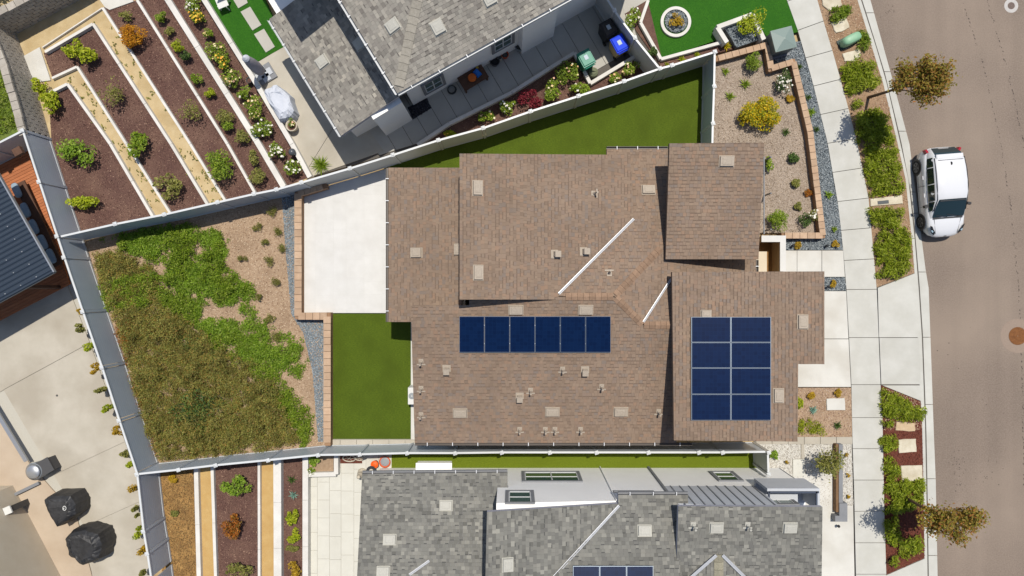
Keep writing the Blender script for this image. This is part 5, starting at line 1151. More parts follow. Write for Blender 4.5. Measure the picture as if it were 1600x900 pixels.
# work table with toys
tb = P(739, 121, .5); rz = .545; root = thing('low_table', 'low brown wooden table against the shaded house wall', 'table', (tb.x, tb.y, 0)); c_, s_ = math.cos(rz), math.sin(rz)
def tl(a, b2): return (tb.x + a * c_ - b2 * s_, tb.y + a * s_ + b2 * c_)
MB().box((tb.x, tb.y, .48), (1.30, .72, .05), rz).build('table_top', M_woodd, root)
for a, b2 in ((-.58, -.3), (.58, -.3), (.58, .3), (-.58, .3)): MB().box(tl(a, b2) + (.23,), (.07, .07, .46), rz).build('leg', M_woodd, root)
q = tl(-.05, -.02); o = MB().lathe(q + (.505,), [(.10, 0), (.19, .06), (.20, .12), (.15, .2), (.05, .22), (.03, .27)], 16).build('orange_pumpkin', plain('pumpkin_orange', A(230, 110, 20), .6)); tag(o, 'round orange pumpkin on the low table', 'pumpkin')
q = tl(.27, .06); o = MB().box(q + (.58,), (.28, .36, .15), rz + .2, .8).box(q + (.68,), (.16, .2, .08), rz + .2, .7).build('blue_toy', plain('toy_blue', A(20, 120, 220), .5)); tag(o, 'blue plastic toy beside the pumpkin', 'toy')
q = tl(.4, .28); o = MB().box(q + (.55,), (.12, .1, .09), rz, .8).build('yellow_toy', plain('toy_yellow', A(200, 170, 50), .5)); tag(o, 'small yellow toy at the far side of the blue one', 'toy')
def pot(x, y, r, h, mat, label, fill=None, name='plant_pot', cat='pot'):
    p = P(x, y, h); R = r / 33.; root = thing(name, label, cat, (p.x, p.y, 0))
    MB().lathe((p.x, p.y, 0), [(R * .7, 0), (R * .95, h * .9), (R, h * .92), (R, h), (R * .84, h), (R * .8, h * .75), (.01, h * .74)], 18, False).build('bowl', mat, root, True)
    if fill: MB().lathe((p.x, p.y, h * .76), [(R * .79, 0), (R * .5, .03), (.01, .04)], 14, False).build('filling', fill, root)
M_terra = plain('terracotta', A(216, 92, 40), .7); M_potg = plain('grey_pot', A(150, 156, 160), .6); M_potd = plain('dark_pot', A(70, 70, 70), .6); M_orpot = plain('orange_pot', A(240, 104, 24), .55); M_cream = plain('cream_pot', A(206, 196, 176), .7)
pot(812, 71, 8, .42, M_potg, 'pale grey bucket by the shaded wall, left one', M_potd); pot(827, 64, 5.5, .4, M_potg, 'pale grey jar right of the bucket', M_potg); pot(773, 95, 8, .35, M_potd, 'dark rimmed pot below the right window', M_black); pot(781, 89, 4, .3, M_cream, 'small cream pot beside the dark rimmed one', M_potd); pot(789, 85, 6, .3, M_terra, 'terracotta pot under the right window', M_potd)
pot(455, 196, 9, .45, M_cream, 'cream pot with a small plant beside the covered furniture', M_mulchb); pot(585, 726, 6, .35, M_orpot, 'bright orange pot beside the strip of turf', M_orpot); pot(601, 722, 9, .22, M_terra, 'wide terracotta bowl filled with grey gravel on the turf strip', M_potg)
shrub(455, 193, 6, 6, 'green', 'small green plant growing in the cream pot', h=.75, leaf=.06, flowers=('pale', 10))
pot(389, 125, 5, .35, M_potd, 'dark pot on the rose bed wall', M_mulchb)
hs = P(706, 140, .1); b = MB(); pts = [(hs.x + math.cos(a * .55) * (.22 - .001 * a), hs.y + math.sin(a * .55) * (.22 - .001 * a), .03 + .003 * a) for a in range(48)]; b.tube(pts, .016, 6); o = b.build('garden_hose', plain('hose_dark', A(60, 64, 66), .6)); tag(o, 'coiled dark hose on the shaded path left of the low table', 'hose')
hr_ = P(842, 41, .5); b = MB()
for i in range(4): b.tube([(hr_.x - .35 + .23 * i, hr_.y - .2 + .13 * i, 0), (hr_.x - .35 + .23 * i, hr_.y - .2 + .13 * i, .9)], .015, 5)
for z in (.25, .6, .9): b.tube([(hr_.x - .38, hr_.y - .22, z), (hr_.x + .38, hr_.y + .22, z)], .015, 5)
tag(b.build('metal_rack', plain('rack_dark', A(70, 72, 76), .5)), 'thin dark metal rack against the shaded house wall', 'rack')
# hose reel, statue and old bicycle wheels on the cream patio
hz_ = P(580, 736, .4); root = thing('hose_reel', 'dark hose reel at the corner of the cool grey roof', 'hose reel', (hz_.x, hz_.y, 0)); b = MB()
for k in range(5): b.tube([(hz_.x + math.cos(t * .35) * (.12 + .026 * k), hz_.y + math.sin(t * .35) * (.12 + .026 * k), .42 - .012 * abs(k - 2)) for t in range(19)], .016, 6)
b.build('hose', plain('reel_hose', A(52, 54, 58), .5), root); MB().lathe((hz_.x, hz_.y, 0), [(.16, 0), (.16, .3), (.1, .36), (.1, .42)], 14).build('drum', M_cream, root)
sx = P(563, 742, .4); root = thing('garden_statue', 'small weathered cream garden statue at the patio corner', 'statue', (sx.x, sx.y, 0))
MB().lathe((sx.x, sx.y, 0), [(.22, 0), (.22, .05), (.12, .1), (.11, .3), (.15, .45), (.13, .58), (.07, .66), (.09, .74), (.08, .82), (.03, .86)], 12).build('figure', M_cream, root, True); MB().box((sx.x + .13, sx.y - .2, .3), (.16, .34, .22), .4, .7).box((sx.x + .18, sx.y - .36, .14), (.12, .14, .2), .4, .6).build('base_rocks', M_cream, root)
bx = P(545, 716, .3)
for k, (dx, r, lb) in enumerate(((0, .30, 'larger cream hoop ornament in the small mulch strip by the fence'), (.48, .19, 'smaller cream hoop ornament beside the larger one'))):
    b = MB(); pts = [(bx.x + dx + math.cos(t / 18 * 6.283) * r, bx.y - .02 + math.sin(t / 18 * 6.283) * r * .62, .25 + math.sin(t / 18 * 6.283) * r * .5) for t in range(19)]; b.tube(pts, .028, 6)
    for t in range(0, 18, 3): b.tube([pts[t], (bx.x + dx, bx.y - .02, .25)], .010, 4)
    b.tube([(bx.x + dx, bx.y, 0), (bx.x + dx, bx.y - .02, .25)], .02, 5); tag(b.build('hoop_ornament', M_cream), lb, 'ornament')
struct('ornament_bed', [(528, 709), (566, 709), (566, 724), (530, 724)], M_redb, .012)
struct('planter_bed', [(484, 709), (523, 709), (523, 739), (486, 740)], M_chipb, .22)
edging('planter_wall', [(482, 742), (525, 741), (525, 710)], .2, .42, M_wallw, 'small white L shaped planter wall on the cream patio', 'garden wall')
# umbrella, covered furniture, chair, globe lamp
ub = P(414, 117); root = thing('covered_umbrella', 'closed patio umbrella in a grey cover standing on a square base', 'umbrella', (ub.x, ub.y, 0)); M_cover = surf('grey_cover', A(150, 146, 154), A(168, 164, 172), 5, .8, .3, 14); M_coverw = surf('pale_cover', A(200, 206, 218), A(216, 221, 232), 3, .7, .5, 5)
bs = MB().box((ub.x, ub.y, .05), (.95, .80, .09), .55).build('base', M_dgrey, root)
for a in range(4): sub(MB().box((ub.x + math.cos(.55 + a * 1.571) * .22, ub.y + math.sin(.55 + a * 1.571) * .2, .115), (.36, .33, .04), .55).build('weight_slab', M_greyst), bs)
MB().tube([(ub.x, ub.y, .1), (ub.x, ub.y, 2.35)], .03, 8).build('pole', M_metal, root)
cv = MB().lathe((ub.x, ub.y, 0), [(.10, .55), (.24, .62), (.27, 1.1), (.24, 1.7), (.17, 2.2), (.06, 2.42)], 14).build('cover', M_cover, root, True); MB().lathe((ub.x, ub.y, 2.3), [(.17, 0), (.12, .1), (.05, .18), (.02, .2)], 12).build('cover_tip', M_coverw, root)
def draped(name, px, h, mat, label, cat, seed, seams=None, crease=.05, top=.8):
    pts = [P(x, y, h * .75) for x, y in px]; c0 = sum(pts, Vector()) / len(pts); rg = random.Random(seed); b = MB(); rings = []
    prof = [(1.0, 0.0), (1.0, .25), (.97, .6), (.90, .86), (.74, .97), (.60, 1.0)]; dense = []
    n = len(pts)
    for i in range(n):
        for k in range(5): dense.append(pts[i].lerp(pts[(i + 1) % n], k / 5))
    m_ = len(dense); ph = [rg.uniform(-1, 1) for _ in range(m_)]; vv = []; ff = []
    for j, (r, z) in enumerate(prof):
        for i, d in enumerate(dense):
            w = 1 + crease * ph[i] * (1.0 if j < 3 else .6) + crease * .5 * rg.uniform(-1, 1)
            q = c0 + (d - c0) * r * w; vv.append((q.x, q.y, max(.01, h * z + (h * crease * rg.uniform(-1.2, 1.0) if j > 2 else 0))))
    for j in range(len(prof) - 1):
        for i in range(m_):
            i2 = (i + 1) % m_; ff.append((j * m_ + i, j * m_ + i2, (j + 1) * m_ + i2, (j + 1) * m_ + i))
    ff.append(tuple(range((len(prof) - 1) * m_, len(prof) * m_))); b.add(vv, ff); o = b.build(name, mat); return tag(o, label, cat)
draped('covered_furniture', [(437, 191), (455, 186), (462, 175), (454, 150), (432, 130), (409, 142)], .8, M_coverw, 'patio furniture under a pale grey weather cover', 'covered furniture', 4)
chp = P(347, 4, .4); root = thing('lawn_chair', 'white lawn chair cut off by the top edge', 'chair', (chp.x, chp.y, 0)); M_wpl = plain('white_plastic', A(226, 226, 222), .5)
MB().box((chp.x, chp.y, .42), (.5, .5, .04), .4).build('seat', M_wpl, root); MB().box((chp.x + .08, chp.y + .24, .72), (.5, .04, .55), .4).build('backrest', M_wpl, root)
for a, b2 in ((-.2, -.2), (.2, -.2), (.2, .2), (-.2, .2)): MB().box((chp.x + a, chp.y + b2, .21), (.04, .04, .42), .4).build('leg', M_wpl, root)
lp = P(457, 238, .5); root = thing('globe_lamp', 'dark globe garden lamp beside the white roses', 'lamp', (lp.x, lp.y, 0)); MB().lathe((lp.x, lp.y, .38), [(.02, 0), (.12, .05), (.17, .15), (.17, .2), (.12, .3), (.03, .34)], 16).build('globe', plain('globe_grey', A(84, 88, 94), .3), root, True); MB().tube([(lp.x, lp.y, 0), (lp.x, lp.y, .4)], .035, 8).build('stand', M_black, root)
# front lawn: ring planter, corner planter, utility boxes
rg_ = P(1056, 34, .12); b = MB().lathe((rg_.x, rg_.y, 0), [(.72, 0), (.72, .14), (.58, .14), (.58, .05)], 40, False).build('ring_planter', M_wallw, None, False); tag(b, 'round white concrete ring with gravel in the upper front lawn', 'planter')
RC = [(1056 + 17.8 * math.cos(t * .393), 34 + 17.8 * math.sin(t * .393)) for t in range(16)]; struct('ring_gravel', RC, M_gravb, .06); stones('ring_gravel_cover', RC, 500, .07, M_gravel, 'grey gravel inside the round white ring', .06)
CPL = [(1126, 42), (1174, 26), (1192, 62), (1148, 78)]; struct('corner_gravel', CPL, M_gravb, .3); stones('corner_gravel_cover', CPL, 450, .07, M_gravel, 'dark gravel in the white corner planter', .3)
edging('corner_planter_wall', [(1136, 66), (1121, 42), (1176, 22), (1194, 62)], .2, .6, M_wallw, 'white walls of the corner planter at the front lawn', 'garden wall')
M_trans = plain('utility_green', A(128, 146, 140), .5); M_transd = plain('utility_dark', A(96, 108, 110), .5)
ux = P(1226, 60, 1.0); root = thing('utility_cabinet', 'grey green utility cabinet with peaked lid beside the sidewalk', 'utility box', (ux.x, ux.y, 0)); MB().box((ux.x - .05, ux.y - .03, .45), (.92, .92, .92), .25).build('body', M_transd, root); MB().box((ux.x - .05, ux.y - .03, .96), (1.0, 1.0, .1), .25).box((ux.x - .05, ux.y - .03, 1.07), (.98, .98, .12), .25, .08).build('lid', M_trans, root); MB().box((ux.x - .05, ux.y - .03, .02), (1.1, 1.1, .08), .25).build('pad', M_dgrey, root)
dm = P(1333, 59, .5); root = thing('utility_dome', 'pale green rounded utility pedestal in the parkway', 'utility box', (dm.x, dm.y, 0)); d_ = Vector((math.cos(.46), math.sin(.46), 0)); vv = []; ff = []; seg = 20
prof = [(1.0, 0), (1.0, .36), (.94, .46), (.8, .52), (.4, .55)]
for r, z in prof:
    for i in range(seg):
        a = 2 * math.pi * i / seg; ex, ey = math.cos(a), math.sin(a); sgx = math.copysign(abs(ex) ** .55, ex) * .46 * r; sgy = math.copysign(abs(ey) ** .7, ey) * .22 * r
        vv.append((dm.x + d_.x * sgx - d_.y * sgy, dm.y + d_.y * sgx + d_.x * sgy, z))
for j in range(len(prof) - 1):
    for i in range(seg): i2 = (i + 1) % seg; ff.append((j * seg + i, j * seg + i2, (j + 1) * seg + i2, (j + 1) * seg + i))
ff.append(tuple(range((len(prof) - 1) * seg, len(prof) * seg))); MB().add(vv, ff).build('dome', plain('dome_green', A(142, 188, 152), .5), root, True); MB().box((dm.x, dm.y, .02), (1.0, .5, .06), .46).build('base', plain('dome_base', A(40, 60, 56), .6), root)
# stepping stones and slabs in the parkway
def stone(px, label, mat, z=.05, name='stepping_stone', rag=.6):
    pts = []
    for (x0, y0), (x1, y1) in zip(px, px[1:] + px[:1]):
        for t in (.0, .34, .67): pts.append((lerp(x0, x1, t) + random.uniform(-rag, rag), lerp(y0, y1, t) + random.uniform(-rag, rag)))
    xy = pxs(pts, z); c = (sum(a for a, _ in xy) / len(xy), sum(b2 for _, b2 in xy) / len(xy)); b = MB().prism(xy, -.06, z - .012); b.prism([(lerp(c[0], x, .96), lerp(c[1], y, .96)) for x, y in xy], z - .012, z)
    return tag(b.build(name, mat), label, 'stepping stone')
M_flag = surf('flagstone', A(206, 196, 172), A(228, 220, 200), 4, .9, .5, 20, A(188, 176, 150), 1.5, .6)
stone([(1284, -6), (1312, -8), (1316, 8), (1296, 17), (1286, 8)], 'pale flagstone cut by the top edge in the parkway', M_flag); stone([(1299, 36), (1322, 27), (1328, 42), (1318, 48), (1306, 51)], 'white flagstone between small hedge and green dome', M_flag); stone([(1317, 84), (1342, 76), (1346, 86), (1338, 95), (1320, 96)], 'cream flagstone just below the green dome', M_flag)
stone([(1360, 311), (1410, 305), (1411, 318), (1361, 322)], 'long slab with a meter lid between the upper hedges', M_flag, .05, 'meter_slab', .3)
ml = P(1380, 316, .06); b = MB().box((ml.x, ml.y, .058), (.52, .16, .02), .1).build('meter_lid', plain('lid_dark', A(70, 76, 80), .5)); tag(b, 'dark meter lid set in the long parkway slab', 'meter lid')
stone([(1401, 658), (1430, 661), (1430, 674), (1400, 673)], 'tan flagstone at the bottom of the thick hedge', surf('tan_flag', A(196, 170, 136), A(212, 190, 158), 4, .9, .4, 20)); stone([(1404, 687), (1431, 686), (1432, 706), (1405, 708)], 'white flagstone set in red mulch', M_flag); stone([(1408, 728), (1441, 727), (1442, 751), (1410, 752)], 'pale paving slab against the kerb in the lower parkway', M_flag, .05, 'paving_slab', .3)
stone([(1292, 623), (1320, 622), (1321, 641), (1292, 641)], 'rounded white stepping stone in the bed below the driveway', M_concw, .06, 'stepping_stone', .4); stone([(1239, 718), (1257, 718), (1257, 745), (1239, 745)], 'cream paving slab in the white gravel bed', M_paverg, .05, 'paving_slab', .2); stone([(1252, 694), (1257, 694), (1257, 717), (1252, 717)], 'narrow tan strip of paving in the white gravel bed', M_tanc, .04, 'paving_slab', .1)
lwp = thing('low_dark_wall', 'low wall with grey top and brown face beside the wispy tree', 'wall', tuple(P(1310, 750)))
MB().prism(pxs([(1306, 694), (1310, 694), (1310, 800), (1306, 800)], .3), -.05, .32).build('timber_face', surf('timber', A(120, 92, 64), A(138, 108, 78), 3, .8), lwp); MB().prism(pxs([(1310, 694), (1316, 694), (1316, 785), (1310, 785)], .3), -.05, .36).build('wall_body', M_dgrey, lwp); MB().prism(pxs([(1310, 785.5), (1322.5, 785.5), (1322.5, 814), (1303.5, 814), (1303.5, 805), (1310, 805)], .3), -.05, .40).build('end_block', M_dgrey, lwp)
for x, y, lb in ((1239, 384, 'black spike light left under the tan wall'), (1292, 384, 'black spike light right under the tan wall'), (1294, 448, 'black spike light in the small gravel patch'), (1310, 822, 'black spike light on the pale side court')):
    p = P(x, y, .2); o = MB().tube([(p.x, p.y, 0), (p.x, p.y, .2)], .015, 6).lathe((p.x, p.y, .18), [(.03, 0), (.07, .03), (.06, .09), (.02, .12)], 10).build('spike_light', plain('spike_black', A(30, 32, 38), .5)); tag(o, lb, 'garden light')
# street: manholes, seams, spots
def manhole(x, y, r, rc, mat, cmat, label):
    p = P(x, y, -.13); root = thing('manhole_cover', label, 'manhole cover', (p.x, p.y, -.13)); R = r / 33.; Rc = rc / 33.
    MB().lathe((p.x, p.y, -.1285), [(Rc, 0), (Rc - .01, .003), (R + .02, .003)], 36, False).build('collar', cmat, root); MB().lathe((p.x, p.y, -.126), [(R, 0), (R, .006), (R * .8, .006), (R * .78, .002), (R * .45, .002), (R * .43, .008), (.02, .008)], 32, False).build('lid', mat, root)
manhole(1590, 525, 14, 27, surf('rusty_iron', A(112, 70, 36), A(140, 92, 50), 12, .8, .4, 30), surf('collar_patch', A(150, 132, 118), A(160, 143, 128), 20, .9), 'rusty manhole cover at the right edge of the road'); manhole(1580, 9, 5, 11, plain('lid_brown', A(110, 92, 84), .7), surf('collar_pale', A(190, 186, 182), A(206, 202, 198), 10, .9), 'small cover in a pale ring at the top right corner')
M_tar = surf('tar', A(84, 74, 70), A(100, 90, 84), 20, .9)
def seam(pts, label, dens=.55):
    V = []; q = [P(x, y, -.126) for x, y in pts]
    for a, c in zip(q, q[1:]):
        L = (c - a).length; s = 0
        while s < L:
            p = a.lerp(c, s / L); 
            if random.random() < dens:
                w = random.uniform(.01, .035); l_ = random.uniform(.03, .14); d = (c - a).normalized(); n_ = Vector((-d.y, d.x, 0)); p = p + n_ * random.gauss(0, .02)
                V.append([p - n_ * w * random.uniform(.4, 1), p + d * l_ * .5 - n_ * w, p + d * l_ + n_ * w * random.uniform(0, .6), p + d * l_ * .4 + n_ * w])
            s += .09
    o = np_quads('road_seam', np.array([[tuple(v) for v in r] for r in V]), M_tar, road); o['kind'] = 'stuff'
seam([(1496, -20), (1535, 95), (1562, 215), (1580, 325), (1590, 430), (1597, 560), (1600, 760)], ''); seam([(1536, -20), (1575, 110), (1598, 215), (1612, 330)], '')
V = []
for x, y, s, n_ in ((1388, 18, 12, 22), (1495, 722, 16, 30), (1545, 745, 18, 16), (1500, 760, 10, 14), (1480, 800, 12, 10), (1480, 530, 40, 8), (1520, 640, 40, 8), (1540, 300, 30, 6)):
    for i in range(n_):
        p = P(x + random.gauss(0, s * .5), y + random.gauss(0, s * .6), -.126); w = random.uniform(.012, .04); V.append([(p.x - w, p.y, p.z), (p.x, p.y - w * .7, p.z), (p.x + w, p.y, p.z), (p.x, p.y + w * .7, p.z)])
o = np_quads('road_spots', np.array(V), M_tar, road); o['kind'] = 'stuff'
# left yard: pergola, deck, bench cushions, AC unit, covered grills, posts
pgo = thing('pergola', 'pergola with dark corrugated steel roof at the left edge', 'pergola', tuple(P(20, 420))); zr = 2.6
pa, pb_, pcn = P(-14, 252, zr), P(85, 425, zr), P(-150, 557, zr); dl = (pb_ - pa); de = (P(0, 473, zr) - pb_).normalized(); L = dl.length; n = int(L / .052); vv = []; ff = []
for i in range(n + 1):
    q = pa + dl * (i / n); z = .028 * (1 if (i // 2) % 2 else -1) if True else 0
    vv += [(q.x, q.y, zr + z), (q.x + de.x * 6, q.y + de.y * 6, zr + z + .25)]
for i in range(n): ff.append((2 * i, 2 * i + 1, 2 * i + 3, 2 * i + 2))
MB().add(vv, ff).build('corrugated_roof', M_corr, pgo)
MB().bar(pa - Vector((0, 0, .1)), pb_ - Vector((0, 0, .1)), .06, .15).build('roof_edge', M_metal, pgo); MB().bar(pb_ - Vector((0, 0, .12)), pb_ + de * 6 + Vector((0, 0, .13)), .06, .10).build('roof_edge', M_corr, pgo)
sb_ = MB()
for i in range(6, n, 12):
    for j in range(1, 5):
        q = pa + dl * ((i + .5) / n) + de * (j * .75); sb_.box((q.x, q.y, zr + .035 + .25 * j * .125), (.03, .03, .02))
sb_.build('roof_screws', M_gframe, pgo)
for q in (P(31, 246, 0), P(100, 452, 0), P(0, 505, 0)): MB().box((q.x - .15, q.y + .1, 1.25), (.14, .14, 2.5), .5).build('post', M_woodd, pgo)
t0 = P(29, 237, 2.2); MB().box((t0.x, t0.y, 2.2), (.38, .34, .2), .5).build('beam_end', M_woodd, pgo)
dk = thing('wood_deck', 'reddish wood deck under and beside the pergola', 'deck', tuple(P(40, 330)))
dp = ccw(pxs([(-80, 300), (40, 222), (58, 280), (116, 440), (0, 500), (-80, 540)], .1)); dd_ = (P(47, 228) - P(0, 252)).normalized(); dn = Vector((-dd_.y, dd_.x, 0)); org = P(-40, 560)
for i in range(80):
    a = org + dn * (i * .145); q = [a - dd_ * 8, a + dd_ * 9, a + dd_ * 9 + dn * .132, a - dd_ * 8 + dn * .132]; q = clip(ccw([(v.x, v.y) for v in q]), dp)
    if len(q) > 2 and area2(q) > .02: MB().prism(q, .0, .1).build('deck_board', M_wood, dk)
bn = thing('deck_bench', 'dark wooden bench along the deck under the pergola edge', 'bench', tuple(P(50, 350))); b0, b1 = P(30, 285, .45), P(90, 415, .45)
MB().bar((b0.x, b0.y, .38), (b1.x, b1.y, .38), .5, .07).build('seat', M_woodd, bn); 
for t in (.05, .5, .95): q = b0.lerp(b1, t); MB().box((q.x, q.y, .24), (.4, .1, .28), .5).build('leg', M_woodd, bn)
M_cush = surf('blue_cushion', A(150, 170, 186), A(166, 184, 198), 6, .9)
for (x, y), lb in zip(((24, 297), (38, 328), (51, 354), (65, 378), (78, 400)), ('topmost', 'second', 'third', 'fourth', 'lowest')):
    p = P(x, y, .62); vv = []; ff = []; seg = 16; d = (b1 - b0).normalized()
    for r, z in ((.85, -.07), (1, -.03), (1, .03), (.85, .07), (.45, .085)):
        for i in range(seg):
            a = 2 * math.pi * i / seg; u1 = math.copysign(abs(math.cos(a)) ** .6, math.cos(a)) * .36 * r; u2 = math.copysign(abs(math.sin(a)) ** .6, math.sin(a)) * .17 * r
            vv.append((p.x + d.x * u1 - d.y * u2, p.y + d.y * u1 + d.x * u2, .54 + z))
    for j in range(4):
        for i in range(seg): i2 = (i + 1) % seg; ff.append((j * seg + i, j * seg + i2, (j + 1) * seg + i2, (j + 1) * seg + i))
    ff.append(tuple(range(4 * seg, 5 * seg))); tag(MB().add(vv, ff).build('bench_cushion', M_cush, None, True), lb + ' pale blue cushion on the deck bench', 'cushion', 'cushions on the deck bench')
ac = P(58, 737, .6); root = thing('outdoor_fireplace', 'grey box with round steel dome on the concrete yard', 'outdoor unit', (ac.x, ac.y, 0)); c1 = P(71, 729, .5); MB().box((c1.x, c1.y, .28), (.62, .62, .56), .5).box((c1.x, c1.y, .57), (.68, .68, .03), .5).build('box', plain('unit_dark', A(76, 76, 78), .6), root)
c2 = P(50, 738, .7); MB().lathe((c2.x, c2.y, 0), [(.38, 0), (.40, .5), (.42, .54), (.36, .62)], 24, False).build('drum', M_potg, root, True); MB().lathe((c2.x, c2.y, .62), [(.36, 0), (.28, .06), (.14, .1), (.03, .11)], 24).build('dome', M_metal, root, True)
o = MB().bar(P(-30, 600, .3), P(43, 720, .3), .16, .12).bar(P(-30, 600, .42), P(43, 720, .42), .06, .03).build('metal_channel', M_metal); tag(o, 'long silver metal channel rail at the left edge of the yard', 'rail')
o = MB().bar(P(-40, 803, .1), P(62, 754, .1), .14, .08).build('dark_channel', M_dgrey); tag(o, 'dark grey drain channel on the pinkish terrace', 'drain')
def bollard(x, y, h, w, mat, cap, lb):
    p = P(x, y, h); root = thing('post_light', lb, 'garden light', (p.x, p.y, 0)); MB().box((p.x, p.y, h / 2), (w * .8, w * .8, h), .4).build('shaft', mat, root); MB().box((p.x, p.y, h + .03), (w, w, .07), .4).build('head', cap, root)
bollard(13, 797, 1.15, .34, M_potd, M_wpl, 'dark post with a white square head on the pinkish terrace'); bollard(32, 834, .8, .12, M_potd, M_black, 'small black post light near the dark shadow corner')
M_grill = surf('grill_cover', (.012, .012, .013, 1), (.03, .03, .032, 1), 4, .55, .6, 6, spec=.5)
gl = draped('covered_grill', [(69, 779), (79, 772), (114, 771), (124, 786), (123, 803), (97, 822), (92, 824), (78, 802)], 1.15, M_grill, 'grill under a black cover with a small white emblem', 'grill', 8, crease=.022); draped('covered_grill', [(101, 840), (110, 829), (134, 824), (158, 831), (165, 850), (160, 872), (140, 882), (131, 884), (108, 866)], 1.2, M_grill, 'larger grill under a plain creased black cover', 'grill', 12, crease=.03)
em = P(101, 794, 1.2); b = MB(); 
for k in range(14):
    a = k / 14 * 6.283; a2 = (k + 1) / 14 * 6.283; b.add([(em.x + math.cos(t) * .11 * r * .8, em.y + math.sin(t) * .11 * r, 1.215) for t, r in ((a, 1), (a2, 1), (a2, .72), (a, .72))], [(0, 1, 2, 3)])
b.box((em.x - .02, em.y - .0, 1.213), (.16, .035, .01), .9).box((em.x + .02, em.y + .05, 1.213), (.09, .03, .01), .9).build('emblem', M_wpl, None); em_o = [o for o in COL.objects if o.name == 'emblem'][0]; em_o.parent = gl
o = MB().lathe(tuple(P(89, 618, 0).xy) + (-.004,), [(.05, 0), (.05, .008), (.01, .008)], 12, False).build('drain_cap', M_potd); tag(o, 'small dark drain cap in the concrete yard', 'drain')

# condenser beside the house and small things
cn = P(645, 617, .5); root = thing('air_conditioner', 'white air conditioner half hidden under the brown eave, by the lawn', 'air conditioner', (cn.x, cn.y, 0)); MB().box((cn.x, cn.y, .42), (.36, .8, .8), 0, .97).build('casing', M_wpl, root); MB().lathe((cn.x - .0, cn.y, .82), [(.15, 0), (.15, .015), (.03, .02)], 16, False).build('fan_grille', M_potg, root)

